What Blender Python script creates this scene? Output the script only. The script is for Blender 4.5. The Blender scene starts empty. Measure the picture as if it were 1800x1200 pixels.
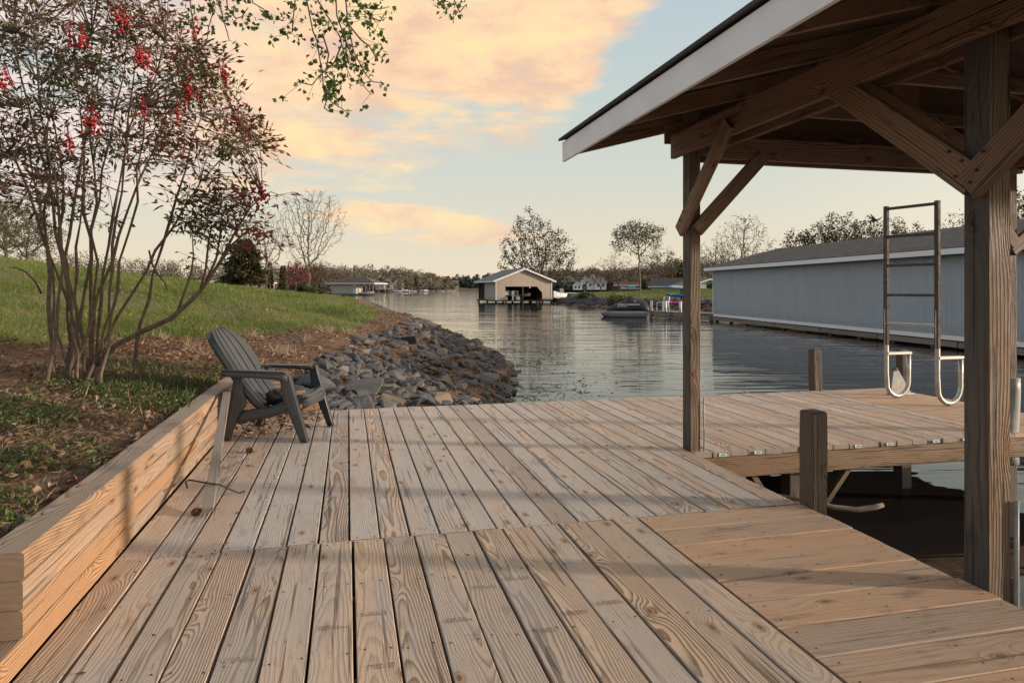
import bpy, bmesh, math, random
import numpy as np
from mathutils import Vector, Matrix, noise as mnoise
R = random.Random(7)
G = np.random.default_rng(11)
sc = bpy.context.scene
COL = sc.collection
TH = math.radians(13.5); CT, ST = math.cos(TH), math.sin(TH)
H, F, HZ, WATER = 1.22, 1200.0, 508.0, -0.60
def W(a, b, z=0.0): return Vector((a*CT - b*ST, a*ST + b*CT, z))
def at(u, v, Y): return Vector(((u-900)/F*Y, Y, H + (HZ-v)/F*Y))

# ------------------------------------------------------------------ camera
cam = bpy.data.cameras.new('camera'); co = bpy.data.objects.new('camera', cam); COL.objects.link(co)
co.location = (0, 0, H); co.rotation_euler = (math.radians(90), 0, 0)
cam.lens = 24; cam.sensor_width = 36; cam.shift_y = -(600-HZ)/1800
cam.clip_start = .05; cam.clip_end = 6000; sc.camera = co

# ------------------------------------------------------------------ node helpers
class NT:
    def __init__(s, tree): s.t = tree; s.L = tree.links
    def n(s, typ, _p=None, **inp):
        nd = s.t.nodes.new(typ)
        for k, v in (_p or {}).items(): setattr(nd, k, v)
        for k, v in inp.items():
            k = k.replace('_', ' ') if k.replace('_', ' ') in nd.inputs else k
            s.set(nd.inputs[int(k[1:]) if k[0] == 'i' and k[1:].isdigit() else k], v)
        return nd
    def set(s, sock, v):
        if hasattr(v, 'is_output'): s.L.new(v, sock)
        elif hasattr(v, 'outputs'): s.L.new(v.outputs[0], sock)
        else:
            if isinstance(v, (tuple, list)) and len(v) == 3 and sock.type == 'RGBA': v = (*v, 1)
            sock.default_value = v
    def m(s, op, a, b=0.0, c=0.0):
        nd = s.t.nodes.new('ShaderNodeMath'); nd.operation = op
        for i, v in enumerate((a, b, c)): s.set(nd.inputs[i], v)
        return nd.outputs[0]
    def mix(s, f, a, b, blend='MIX'):
        nd = s.t.nodes.new('ShaderNodeMix'); nd.data_type = 'RGBA'; nd.blend_type = blend
        s.set(nd.inputs[0], f); s.set(nd.inputs[6], a); s.set(nd.inputs[7], b)
        return nd.outputs[2]
    def rng(s, v, a, b, c=0.0, d=1.0, smooth=True):
        nd = s.t.nodes.new('ShaderNodeMapRange'); nd.interpolation_type = 'SMOOTHSTEP' if smooth else 'LINEAR'
        for i, x in enumerate((v, a, b, c, d)): s.set(nd.inputs[i], x)
        return nd.outputs[0]
    def xyz(s, x, y, z):
        nd = s.t.nodes.new('ShaderNodeCombineXYZ')
        for i, v in enumerate((x, y, z)): s.set(nd.inputs[i], v)
        return nd.outputs[0]
    def sep(s, v):
        nd = s.t.nodes.new('ShaderNodeSeparateXYZ'); s.set(nd.inputs[0], v); return nd.outputs
    def noise(s, vec, scale=5, detail=3, rough=.55, dist=0):
        nd = s.n('ShaderNodeTexNoise', None, Vector=vec, Scale=scale, Detail=detail, Roughness=rough, Distortion=dist)
        return nd.outputs[0]
    def vm(s, vec, sc_):
        nd = s.t.nodes.new('ShaderNodeVectorMath'); nd.operation = 'MULTIPLY'
        s.set(nd.inputs[0], vec); nd.inputs[1].default_value = sc_; return nd.outputs[0]
    def attr(s, name):
        nd = s.t.nodes.new('ShaderNodeAttribute'); nd.attribute_name = name; return nd.outputs[2]
    def ramp(s, f, stops):
        nd = s.t.nodes.new('ShaderNodeValToRGB'); e = nd.color_ramp.elements
        while len(e) < len(stops): e.new(.5)
        for k, (p, c) in enumerate(stops): e[k].position = p; e[k].color = (*c, 1)
        s.set(nd.inputs[0], f); return nd.outputs[0]
def newmat(name):
    m = bpy.data.materials.new(name); m.use_nodes = True
    t = m.node_tree; t.nodes.clear(); N = NT(t)
    out = t.nodes.new('ShaderNodeOutputMaterial')
    return m, N, out
def principled(N, out, **k):
    b = N.n('ShaderNodeBsdfPrincipled', None)
    for key, v in k.items(): N.set(b.inputs[key.replace('_', ' ')], v)
    N.L.new(b.outputs[0], out.inputs[0]); return b
def bump(N, h, strength=.3, dist=.01):
    return N.n('ShaderNodeBump', None, Strength=strength, Distance=dist, Height=h).outputs[0]

def wood(name, light, dark, grey, gw=.4, ring=95., contrast=.8, rough=.75, stain=.35, knots=.5, stainc=(.10, .07, .05), low=None, cracks=.0, speck=.35, bmp=.35, top=0):
    m, N, out = newmat(name)
    uv = N.sep(N.n('ShaderNodeUVMap').outputs[0]); x, y = uv[0], uv[1]
    s = N.attr('seed')
    wn = N.n('ShaderNodeTexWhiteNoise', {'noise_dimensions': '1D'}, W=s)
    rc = N.n('ShaderNodeSeparateColor', None, Color=wn.outputs[1]); r1, r2, r3 = rc.outputs
    c = N.m('ADD', N.m('MULTIPLY', N.m('SUBTRACT', r1, .5), .26),
            N.m('MULTIPLY', N.m('SUBTRACT', N.noise(N.xyz(N.m('MULTIPLY', x, .8), s, 0), 1, 1), .5), .16))
    dep = N.m('ADD', N.m('MULTIPLY', r2, .045),
              N.m('MULTIPLY', N.rng(N.noise(N.xyz(N.m('MULTIPLY', x, .45), s, 4.), 1, 1), .3, .72, 0, 1, False), .085))
    vk = N.n('ShaderNodeTexVoronoi', {'feature': 'F1', 'voronoi_dimensions': '2D'}, Vector=N.xyz(N.m('MULTIPLY_ADD', s, 7.3, N.m('MULTIPLY', x, 2.3)), N.m('MULTIPLY_ADD', s, 3.1, N.m('MULTIPLY', y, 5.0)), 0.), Scale=1.)
    sel = N.rng(N.n('ShaderNodeSeparateColor', None, Color=vk.outputs[1]).outputs[0], 1-knots, 1-knots+.01)
    dk = N.m('ADD', vk.outputs[0], N.m('MULTIPLY', N.m('SUBTRACT', 1., sel), 5.))
    kb = N.m('POWER', N.rng(dk, .0, .50, 1, 0, False), 2.4)
    dy = N.m('SUBTRACT', y, c)
    r = N.m('SQRT', N.m('ADD', N.m('MULTIPLY', dy, dy), N.m('MULTIPLY', dep, dep)))
    r = N.m('ADD', r, N.m('MULTIPLY', kb, .05))
    r = N.m('ADD', r, N.m('MULTIPLY', N.noise(N.xyz(N.m('MULTIPLY', x, 2.5), N.m('MULTIPLY', y, 14.), s), 1, 2), .02))
    f = N.m('FRACT', N.m('MULTIPLY', r, N.m('MULTIPLY_ADD', r3, ring*.5, ring*.8)))
    late = N.m('MULTIPLY', N.rng(f, .30, .88), N.rng(f, .88, 1., 1, 0))
    fib = N.noise(N.xyz(N.m('MULTIPLY', x, 9.), N.m('MULTIPLY', y, 330.), s), 1, 2)
    pat = N.noise(N.xyz(N.m('MULTIPLY', x, 1.4), N.m('MULTIPLY', y, 6.), s), 1, 4, .6)
    vary = N.m('MULTIPLY_ADD', N.m('FRACT', N.m('MULTIPLY', r2, 7.3)), .75, .30)
    col = N.mix(N.m('MULTIPLY', N.m('MULTIPLY', late, vary), contrast), light, dark)
    # board to board tint
    tint = N.ramp(r2, [(0, (.80, .78, .77)), (.35, (1., .96, .92)), (.7, (1.08, .98, .88)), (1, (.90, .90, .92))])
    col = N.mix(1., col, tint, 'MULTIPLY')
    col = N.mix(N.m('MULTIPLY', N.rng(N.m('ADD', pat, N.m('MULTIPLY', N.m('SUBTRACT', r1, .5), .35)), .38, .66), gw), col, grey)
    col = N.mix(N.m('MULTIPLY', N.rng(fib, .35, .75), .35), col, N.mix(.5, col, (.04, .03, .02)))
    st = N.noise(N.xyz(N.m('MULTIPLY', x, 3.1), N.m('MULTIPLY', y, 9.), N.m('ADD', s, 50.)), 1, 5, .65)
    col = N.mix(N.m('MULTIPLY', N.rng(st, .56, .74), stain), col, stainc)
    col = N.mix(N.m('MULTIPLY', N.rng(N.m('ADD', dk, N.m('MULTIPLY', N.m('SUBTRACT', N.noise(N.xyz(N.m('MULTIPLY', x, 40.), N.m('MULTIPLY', y, 60.), s), 1, 2), .5), .06)), .055, .12, 1, 0), .85), col, (dark[0]*.4, dark[1]*.35, dark[2]*.3))
    sp = N.noise(N.xyz(N.m('MULTIPLY', x, 55.), N.m('MULTIPLY', y, 70.), s), 1, 2)
    col = N.mix(N.m('MULTIPLY', N.rng(sp, .66, .74), speck), col, (.05, .035, .028))
    kr = N.m('MULTIPLY', N.rng(dk, .03, .05), N.rng(dk, .07, .10, 1, 0)); col = N.mix(N.m('MULTIPLY', kr, .45), col, (light[0]*1.05, light[1]*.8, light[2]*.6))
    if cracks:
        ck = N.noise(N.xyz(N.m('MULTIPLY', x, 1.1), N.m('MULTIPLY', y, 48.), N.m('ADD', s, 20.)), 1, 3, .5)
        ck = N.m('MULTIPLY', N.rng(ck, .585, .63), N.rng(N.noise(N.xyz(N.m('MULTIPLY', x, .9), N.m('MULTIPLY', y, 5.), N.m('ADD', s, 33.)), 1, 2), .42, .56))
        col = N.mix(N.m('MULTIPLY', ck, cracks), col, (.018, .013, .010))
    endc = N.mix(N.noise(N.xyz(N.m('MULTIPLY', x, 30.), N.m('MULTIPLY', y, 30.), s), 1, 3), light, dark)
    col = N.mix(N.m('GREATER_THAN', s, 500.), col, N.mix(.55, N.mix(.3, endc, grey), stainc))
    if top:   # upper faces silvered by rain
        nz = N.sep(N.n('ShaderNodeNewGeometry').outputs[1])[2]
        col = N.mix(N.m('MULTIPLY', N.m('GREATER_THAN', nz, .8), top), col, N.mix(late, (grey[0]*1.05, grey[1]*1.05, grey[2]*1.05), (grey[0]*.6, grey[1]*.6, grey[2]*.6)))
    if low:   # waterline staining towards the foot, in the object's own height
        oz = N.sep(N.n('ShaderNodeTexCoord').outputs[3])[2]
        geo = N.sep(N.n('ShaderNodeNewGeometry').outputs[0])[2]
        k = N.rng(N.m('ADD', geo, N.m('MULTIPLY', N.noise(N.xyz(N.m('MULTIPLY', x, 6.), N.m('MULTIPLY', y, 25.), s), 1, 3), .35)), low[0], low[1], 1, 0)
        col = N.mix(N.m('MULTIPLY', k, low[2]), col, low[3])
    hgt = N.m('ADD', N.m('MULTIPLY', late, .5), N.m('ADD', N.m('MULTIPLY', fib, .6), N.m('MULTIPLY', pat, .4)))
    if cracks: hgt = N.m('SUBTRACT', hgt, N.m('MULTIPLY', ck, 1.5))
    principled(N, out, Base_Color=col, Roughness=N.rng(st, .3, .8, rough-.12, rough+.12), Normal=bump(N, hgt, bmp, .004))
    return m

def plain(name, col, rough=.6, metal=0., var=.25, scale=8., bmp=.1, col2=None, spec=.5):
    m, N, out = newmat(name)
    tc = N.n('ShaderNodeTexCoord').outputs[3]
    n1 = N.noise(tc, scale, 5, .65); n2 = N.noise(tc, scale*7, 3)
    c2 = col2 or tuple(c*.55 for c in col)
    c = N.mix(N.m('MULTIPLY', N.rng(N.m('ADD', N.m('MULTIPLY', n1, .7), N.m('MULTIPLY', n2, .3)), .4, .68), var), col, c2)
    principled(N, out, Base_Color=c, Roughness=N.rng(n1, .3, .7, max(rough-.1, .03), min(rough+.1, 1)), Metallic=metal, Normal=bump(N, n2, bmp, .005), Specular_IOR_Level=spec)
    return m

def leafmat(name, stops, trans=.3, rough=.5):
    m, N, out = newmat(name)
    c = N.ramp(N.attr('var'), stops)
    b = N.n('ShaderNodeBsdfPrincipled', None, Base_Color=c, Roughness=rough)
    t = N.n('ShaderNodeBsdfTranslucent', None, Color=c)
    mx = N.n('ShaderNodeMixShader', None); N.set(mx.inputs[0], trans)
    N.L.new(b.outputs[0], mx.inputs[1]); N.L.new(t.outputs[0], mx.inputs[2]); N.L.new(mx.outputs[0], out.inputs[0])
    return m

def siding(name, col, pitch, vertical=False, dark=.45, groove=.08, dirt=.25):
    m, N, out = newmat(name)
    uv = N.sep(N.n('ShaderNodeUVMap').outputs[0])
    t = N.m('FRACT', N.m('DIVIDE', uv[0] if vertical else uv[1], pitch))
    g = N.m('MULTIPLY', N.rng(t, 0, groove, 1, 0), 1.) if vertical else N.m('MAXIMUM', N.rng(t, 0, groove, 1, 0), N.rng(t, 1-groove*.6, 1., 0, 1))
    tc = N.n('ShaderNodeTexCoord').outputs[3]
    n = N.noise(N.vm(tc, (1, 1, .25)), 1.5, 5, .65)
    c = N.mix(N.m('MULTIPLY', N.rng(n, .4, .7), dirt), col, tuple(x*.6 for x in col))
    c = N.mix(N.m('MULTIPLY', g, dark), c, tuple(x*.25 for x in col))
    gz = N.sep(N.n('ShaderNodeNewGeometry').outputs[0])[2]
    c = N.mix(N.m('MULTIPLY', N.rng(N.m('ADD', gz, N.m('MULTIPLY', n, .9)), .05, .75, 1, 0), .45), c, (.16, .15, .12))
    if vertical: sm_ = N.m('FRACT', N.m('DIVIDE', uv[0], 1.22)); c = N.mix(N.m('MULTIPLY', N.rng(sm_, 0, .022, 1, 0), .5), c, tuple(x*.3 for x in col)); c = N.mix(N.m('MULTIPLY', N.noise(N.xyz(N.m('MULTIPLY', uv[0], 7.), N.m('MULTIPLY', uv[1], .35), 0), 1, 4, .6), .3), c, tuple(x*.7 for x in col))
    principled(N, out, Base_Color=c, Roughness=.65, Normal=bump(N, N.m('SUBTRACT', N.m('MULTIPLY', n, .2), g), .4, .02))
    return m

def shingle(name, col, w=.3, h=.14):
    m, N, out = newmat(name)
    uv = N.n('ShaderNodeUVMap').outputs[0]
    br = N.n('ShaderNodeTexBrick', None, Vector=uv, Color1=tuple(c*1.9 for c in col), Color2=tuple(c*.55 for c in col),
             Mortar=tuple(c*.35 for c in col), Scale=1., Mortar_Size=.012, Bias=0., Brick_Width=w, Row_Height=h)
    n = N.noise(uv, 2.2, 5, .7); n2 = N.noise(uv, 90, 2)
    c = N.mix(N.m('MULTIPLY', N.rng(n, .35, .7), .5), br.outputs[0], tuple(x*1.25+.02 for x in col))
    c = N.mix(N.m('MULTIPLY', n2, .5), c, tuple(x*.5 for x in col))
    principled(N, out, Base_Color=c, Roughness=.9, Normal=bump(N, N.m('ADD', n2, N.m('MULTIPLY', br.outputs[1], -1.)), .6, .01))
    return m

# ------------------------------------------------------------------ mesh builders
ORG = {}
def link(o, parent=None):
    COL.objects.link(o)
    if parent: o.parent = parent
    return o
def thing(name, label, cat, loc=(0, 0, 0), rotz=0., group=None, org=None):
    o = bpy.data.objects.new(name, None); COL.objects.link(o)
    o.location = loc; o.rotation_euler = (0, 0, rotz); o.empty_display_size = .2
    o['label'] = label; o['category'] = cat
    if group: o['group'] = group
    ORG[o.name] = Vector(org) if org is not None else Vector((0, 0, 0))
    return o
def dthing(name, label, cat, a, b, z=0., group=None):   # a thing of the dock side: its parts are built in dock coordinates (across, along, up)
    return thing(name, label, cat, W(a, b, z), TH, group, (a, b, z))
def tag(o, label, cat, group=None):
    o['label'] = label; o['category'] = cat
    if group: o['group'] = group
    return o
def kind(o, k): o['kind'] = k; return o

class MB:
    def __init__(s): s.v = []; s.f = []; s.uv = []; s.seed = []; s.mi = []; s.sm = []
    def face(s, idx, uvs, seed=0., mi=0, sm=False):
        s.f.append(tuple(idx)); s.uv += uvs; s.seed.append(seed); s.mi.append(mi); s.sm.append(sm)
    def beam(s, p0, p1, w, h, up=(0, 0, 1), ch=.004, seed=None, mi=0, taper=1.):
        p0, p1, up = Vector(p0), Vector(p1), Vector(up)
        d = p1-p0; L = d.length; d.normalize()
        if abs(d.dot(up.normalized())) > .98: up = Vector((0, 1, 0))
        sd = d.cross(up).normalized(); un = sd.cross(d)
        seed = R.uniform(0, 100) if seed is None else seed
        a, c = w/2, h/2
        if ch > 0: P = [(-a+ch, c), (a-ch, c), (a, c-ch), (a, -c+ch), (a-ch, -c), (-a+ch, -c), (-a, -c+ch), (-a, c-ch)]
        else: P = [(-a, c), (a, c), (a, -c), (-a, -c)]
        n = len(P); b0 = len(s.v)
        for q, k in ((p0, 1.), (p1, taper)):
            for x, z in P: s.v.append(q+sd*x*k+un*z*k)
        per = [-a]
        for i in range(n): per.append(per[-1]+math.dist(P[i], P[(i+1) % n]))
        u0 = seed*1.7 % 13
        for i in range(n):
            j = (i+1) % n
            s.face((b0+i, b0+j, b0+n+j, b0+n+i), [(u0, per[i]), (u0, per[i+1]), (u0+L, per[i+1]), (u0+L, per[i])], seed, mi)
        s.face([b0+i for i in range(n)][::-1], [(P[i][0], P[i][1]) for i in range(n)][::-1], seed+1000, mi)
        s.face([b0+n+i for i in range(n)], [(P[i][0], P[i][1]) for i in range(n)], seed+1000, mi)
        return s
    def box(s, c, sz, mi=0, ch=0., seed=None):   # centre, size
        c = Vector(c); k = max(range(3), key=lambda i: sz[i])
        if k == 0: s.beam(c-Vector((sz[0]/2, 0, 0)), c+Vector((sz[0]/2, 0, 0)), sz[1], sz[2], ch=ch, mi=mi, seed=seed)
        elif k == 1: s.beam(c-Vector((0, sz[1]/2, 0)), c+Vector((0, sz[1]/2, 0)), sz[0], sz[2], ch=ch, mi=mi, seed=seed)
        else: s.beam(c-Vector((0, 0, sz[2]/2)), c+Vector((0, 0, sz[2]/2)), sz[0], sz[1], up=(0, 1, 0), ch=ch, mi=mi, seed=seed)
        return s
    def poly(s, pts, uax=None, mi=0, seed=0., sm=False):   # planar polygon; uv in metres along uax and its perpendicular
        pts = [Vector(p) for p in pts]; b0 = len(s.v); s.v += pts
        nrm = Vector((0, 0, 0))
        for i in range(len(pts)):
            p, q = pts[i], pts[(i+1) % len(pts)]; nrm += p.cross(q)
        nrm.normalize(); ua = Vector(uax) if uax else (pts[1]-pts[0]); ua = (ua-nrm*ua.dot(nrm)).normalized(); va = nrm.cross(ua)
        s.face(range(b0, b0+len(pts)), [(p.dot(ua), p.dot(va)) for p in pts], seed, mi, sm); return s
    def slab(s, pts, off, uax=None, mi=0, seed=None):      # polygon extruded by vector off
        pts = [Vector(p) for p in pts]; off = Vector(off); seed = R.uniform(0, 100) if seed is None else seed
        q = [p+off for p in pts]
        s.poly(pts[::-1], uax, mi, seed); s.poly(q, uax, mi, seed)
        for i in range(len(pts)):
            j = (i+1) % len(pts); s.poly([pts[i], pts[j], q[j], q[i]], None, mi, seed)
        return s
    def tube(s, path, rad, n=8, mi=0, seed=0., cap=True, sm=True):
        path = [Vector(p) for p in path]; m_ = len(path)
        rad = rad if isinstance(rad, (list, tuple)) else [rad]*m_
        b0 = len(s.v); prev = None; L = 0.
        for i, p in enumerate(path):
            d = (path[min(i+1, m_-1)]-path[max(i-1, 0)]).normalized()
            if prev is None:
                x = d.cross(Vector((0, 0, 1)) if abs(d.z) < .9 else Vector((1, 0, 0))).normalized()
            else: x = (prev-d*prev.dot(d)).normalized()
            prev = x; y = d.cross(x)
            for k in range(n):
                t = 2*math.pi*k/n; s.v.append(p+(x*math.cos(t)+y*math.sin(t))*rad[i])
        for i in range(m_-1):
            l = (path[i+1]-path[i]).length
            for k in range(n):
                j = (k+1) % n; w = 2*math.pi*rad[i]/n
                s.face((b0+i*n+k, b0+i*n+j, b0+(i+1)*n+j, b0+(i+1)*n+k), [(L, k*w), (L, (k+1)*w), (L+l, (k+1)*w), (L+l, k*w)], seed, mi, sm)
            L += l
        if cap:
            s.face([b0+k for k in range(n)][::-1], [(0, 0)]*n, seed+1000, mi); s.face([b0+(m_-1)*n+k for k in range(n)], [(0, 0)]*n, seed+1000, mi)
        return s
    def loft(s, rings, mi=0, cap=True, sm=True, seed=0., metres=False):
        b0 = len(s.v); n = len(rings[0])
        for r in rings: s.v += [Vector(p) for p in r]
        for i in range(len(rings)-1):
            for k in range(n):
                j = (k+1) % n
                w_, l_ = ((Vector(rings[i][0])-Vector(rings[i][1])).length*1.0, (Vector(rings[i][0])-Vector(rings[i+1][0])).length) if metres else (0, 0)
                s.face((b0+i*n+k, b0+i*n+j, b0+(i+1)*n+j, b0+(i+1)*n+k), [(i*l_, k*w_), (i*l_, (k+1)*w_), ((i+1)*l_, (k+1)*w_), ((i+1)*l_, k*w_)] if metres else [(k/n, i), ((k+1)/n, i), ((k+1)/n, i+1), (k/n, i+1)], seed, mi, sm)
        if cap:
            s.face([b0+k for k in range(n)][::-1], [(0, 0)]*n, seed, mi); s.face([b0+(len(rings)-1)*n+k for k in range(n)], [(0, 0)]*n, seed, mi)
        return s
    def build(s, name, mats, parent=None, label=None, recalc=False):
        me = bpy.data.meshes.new(name)
        o = ORG.get(parent.name, Vector((0, 0, 0))) if parent else Vector((0, 0, 0))
        if parent and parent.name not in ORG and parent.parent: o = ORG.get(parent.parent.name, o)
        me.from_pydata([tuple(v-o) for v in s.v], [], s.f)
        uvl = me.uv_layers.new(name='UVMap'); uvl.data.foreach_set('uv', np.array(s.uv, dtype=np.float32).ravel())
        at_ = me.attributes.new('seed', 'FLOAT', 'FACE'); at_.data.foreach_set('value', np.array(s.seed, dtype=np.float32))
        mats = mats if isinstance(mats, (list, tuple)) else [mats]
        for m in mats: me.materials.append(m)
        me.polygons.foreach_set('material_index', np.array(s.mi, dtype=np.int32))
        me.polygons.foreach_set('use_smooth', np.array(s.sm, dtype=bool))
        if recalc:
            bm = bmesh.new(); bm.from_mesh(me); bmesh.ops.recalc_face_normals(bm, faces=bm.faces); bm.to_mesh(me); bm.free()
        me.update()
        ob = bpy.data.objects.new(name, me); link(ob, parent)
        if label: ob['label'] = label
        return ob

def nmesh(name, V, Fc, mat, var=None, parent=None, smooth=False, attrs=None):
    V = np.asarray(V, dtype=np.float32); Fc = np.asarray(Fc, dtype=np.int32); k = Fc.shape[1]
    if parent: V = V-np.array(ORG.get(parent.name, (0, 0, 0)), dtype=np.float32)
    me = bpy.data.meshes.new(name); me.vertices.add(len(V)); me.vertices.foreach_set('co', V.ravel())
    me.loops.add(Fc.size); me.loops.foreach_set('vertex_index', Fc.ravel())
    me.polygons.add(len(Fc)); me.polygons.foreach_set('loop_start', np.arange(0, Fc.size, k, dtype=np.int32))
    me.polygons.foreach_set('loop_total', np.full(len(Fc), k, dtype=np.int32))
    if smooth: me.polygons.foreach_set('use_smooth', np.ones(len(Fc), dtype=bool))
    for nm, arr in dict(attrs or {}, **({'var': var} if var is not None else {})).items():
        a_ = me.attributes.new(nm, 'FLOAT', 'POINT'); a_.data.foreach_set('value', np.asarray(arr, dtype=np.float32))
    me.materials.append(mat); me.update(); me.validate()
    o = bpy.data.objects.new(name, me); return link(o, parent)
def unit(v): return v/(np.linalg.norm(v, axis=1, keepdims=True)+1e-9)
def cards(P, D, Ln, Wd, fold=.25, rng=G):     # leaf-like folded diamonds: n x (4 verts, 1 quad)
    n = len(P); D = unit(D); r = unit(rng.normal(size=(n, 3))); S = unit(np.cross(D, r)); Nn = np.cross(S, D)
    Ln = np.broadcast_to(np.asarray(Ln, float), (n,))[:, None]; Wd = np.broadcast_to(np.asarray(Wd, float), (n,))[:, None]
    A = P; T = P+D*Ln; M = P+D*Ln*.42
    B = M+S*Wd/2+Nn*Wd*fold; C = M-S*Wd/2+Nn*Wd*fold
    V = np.stack([A, B, T, C], 1).reshape(-1, 3)
    Fc = np.arange(4*n).reshape(n, 4)
    Fc = np.concatenate([Fc[:, [0, 1, 2]], Fc[:, [0, 2, 3]]])
    return V, Fc
def segs_mesh(segs, n=5):                      # list of (p0, p1, r0, r1) to open tapering tubes
    S = np.array([[*a, *b, c, d] for a, b, c, d in segs], dtype=float)
    p0, p1, r0, r1 = S[:, :3], S[:, 3:6], S[:, 6:7], S[:, 7:8]
    d = unit(p1-p0); h = np.where(np.abs(d[:, 2:3]) < .9, np.array([[0, 0, 1.]]), np.array([[1., 0, 0]]))
    x = unit(np.cross(d, h)); y = np.cross(d, x)
    t = 2*np.pi*np.arange(n)/n
    ring = x[:, None]*np.cos(t)[None, :, None]+y[:, None]*np.sin(t)[None, :, None]
    e = d*np.minimum(r0, r1)*.5
    V = np.concatenate([(p0-e)[:, None]+ring*r0[:, None], (p1+e)[:, None]+ring*r1[:, None]], 1).reshape(-1, 3)
    i = np.arange(n); j = (i+1) % n
    q = np.stack([i, j, j+n, i+n], 1)
    Fc = (np.arange(len(S))[:, None, None]*2*n+q[None]).reshape(-1, 4)
    return V, Fc

# ------------------------------------------------------------------ materials
m_deck = wood('deck_pine', (.60, .475, .365), (.235, .155, .105), (.42, .385, .355), .6, 100, 1.1, stain=.5, stainc=(.15, .115, .09), cracks=.6, knots=.55)
m_deck2 = wood('deck_pine_grey', (.60, .50, .42), (.26, .19, .145), (.48, .455, .435), .7, 100, 1.1, stain=.5, stainc=(.16, .13, .11), cracks=.6, knots=.55)
m_cross = wood('cross_board_pine', (.54, .37, .25), (.36, .225, .14), (.42, .35, .29), .4, 60, .6, stain=.6, stainc=(.16, .105, .074), cracks=.5, knots=.3)
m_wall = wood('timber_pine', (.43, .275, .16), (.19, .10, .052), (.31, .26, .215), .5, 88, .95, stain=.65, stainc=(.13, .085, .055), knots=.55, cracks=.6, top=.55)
m_old = wood('shelter_timber', (.265, .158, .10), (.078, .045, .03), (.155, .117, .094), .5, 66, 1.1, stain=.7, stainc=(.03, .02, .016), cracks=.8, bmp=.6, knots=.4)
m_old2 = wood('tie_timber', (.36, .225, .14), (.13, .075, .046), (.2, .15, .12), .4, 66, 1., stain=.55, stainc=(.05, .032, .024), cracks=.7, bmp=.6, knots=.4)
m_post = wood('post_timber', (.29, .18, .10), (.095, .052, .03), (.12, .09, .068), .6, 58, 1.1, stain=.75, stainc=(.03, .022, .017), low=(-.3, .6, .55, (.05, .042, .034)), cracks=1., knots=.45, bmp=.9)
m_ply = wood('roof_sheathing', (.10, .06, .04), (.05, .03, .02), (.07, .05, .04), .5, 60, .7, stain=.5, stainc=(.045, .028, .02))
m_gply = wood('gable_board', (.27, .185, .12), (.15, .095, .06), (.2, .15, .11), .5, 60, .6, stain=.4, stainc=(.09, .06, .04))
m_postg = wood('stained_shaded_post', (.125, .098, .078), (.05, .036, .028), (.075, .066, .06), .8, 58, 1.1, stain=.9, stainc=(.018, .015, .013), low=(-.1, .75, .7, (.025, .022, .02)), cracks=1., knots=.45, bmp=.9)  # post wood with black staining and the shaded side's darkness in its colour
m_stub = wood('weathered_post', (.13, .095, .066), (.032, .025, .018), (.085, .072, .06), .7, 64, 1.1, stain=.9, stainc=(.02, .016, .013), cracks=1., bmp=1.)
m_beam = wood('wet_beam', (.25, .16, .09), (.10, .058, .034), (.16, .12, .085), .5, 66, 1., stain=.8, stainc=(.05, .043, .02), low=(-.3, .06, .85, (.035, .033, .014)), cracks=.8, bmp=.7)
m_grey = wood('grey_board', (.235, .205, .18), (.13, .11, .095), (.24, .225, .21), .6, 90, .7, stain=.5, cracks=.5)
m_nail = plain('nail_rust', (.045, .03, .022), .7)
m_plastic = plain('chair_plastic', (.052, .055, .061), .43, 0, .3, 9, .08, (.09, .087, .084))
m_slot = plain('slot_dark', (.012, .012, .013), .8)
m_alu = plain('aluminium', (.50, .49, .475), .42, .7, .6, 12, .08, (.30, .28, .25))
m_scum = plain('ladder_scum', (.10, .078, .06), .75, .15, .7, 18, .25, (.045, .033, .026))
m_white = plain('white_paint', (.74, .74, .73), .55, 0, .25, 5, .08)
m_fascia = plain('white_fascia', (.80, .81, .82), .5, 0, .22, 4, .08, (.62, .63, .64))
m_dwood = plain('dark_timber', (.06, .045, .035), .85, 0, .6, 6, .3)
m_blackcover = plain('black_cover', (.011, .012, .014), .55, 0, .4, 6, .2)
m_greyplast = plain('grey_plastic', (.20, .195, .185), .6, 0, .5, 6, .15)
m_red = plain('red_cover', (.22, .02, .03), .6)
m_maroon = plain('maroon_roof', (.085, .022, .03), .7)
m_cone = plain('cone_brown', (.20, .125, .08), .85)
m_pink = plain('pink_plastic', (.55, .03, .22), .4)
m_blue = plain('blue_plastic', (.015, .16, .50), .4)
m_paleblue = plain('pale_plastic', (.50, .62, .70), .4, 0, .1)
m_teal = plain('teal_canvas', (.02, .25, .24), .6)
m_glass = plain('window_glass', (.03, .04, .05), .15, 0, .2)
m_black = plain('black_metal', (.012, .014, .016), .5)
m_green = plain('green_tag', (.05, .42, .25), .4)
m_roofS = shingle('shelter_shingle', (.075, .07, .066))
m_roofB = shingle('boathouse_shingle', (.075, .073, .077), .32, .15)
m_roofT = shingle('grey_shingle', (.15, .16, .175), .4, .2)
m_roofL = shingle('brown_shingle', (.085, .062, .05), .5, .3)
m_sideB = siding('blue_grey_siding', (.38, .42, .465), .2, True, .32, .10)
m_sideT = siding('tan_lap_siding', (.42, .335, .265), .22, False, .35, .12)
m_sideG = siding('grey_lap_siding', (.40, .38, .345), .22, False, .3, .12)
m_sideW = siding('white_lap_siding', (.66, .65, .62), .3, False, .25, .12)
m_sideGr = siding('pale_green_siding', (.42, .49, .45), .3, False, .2, .1)
m_brickp = siding('pale_brick', (.50, .36, .29), .3, False, .2, .1)
m_bark = plain('bark', (.105, .075, .055), .9, 0, .7, 14, .5, (.045, .033, .025))
m_bark2 = plain('pale_bark', (.20, .165, .13), .9, 0, .6, 9, .4, (.10, .08, .06))
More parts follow.
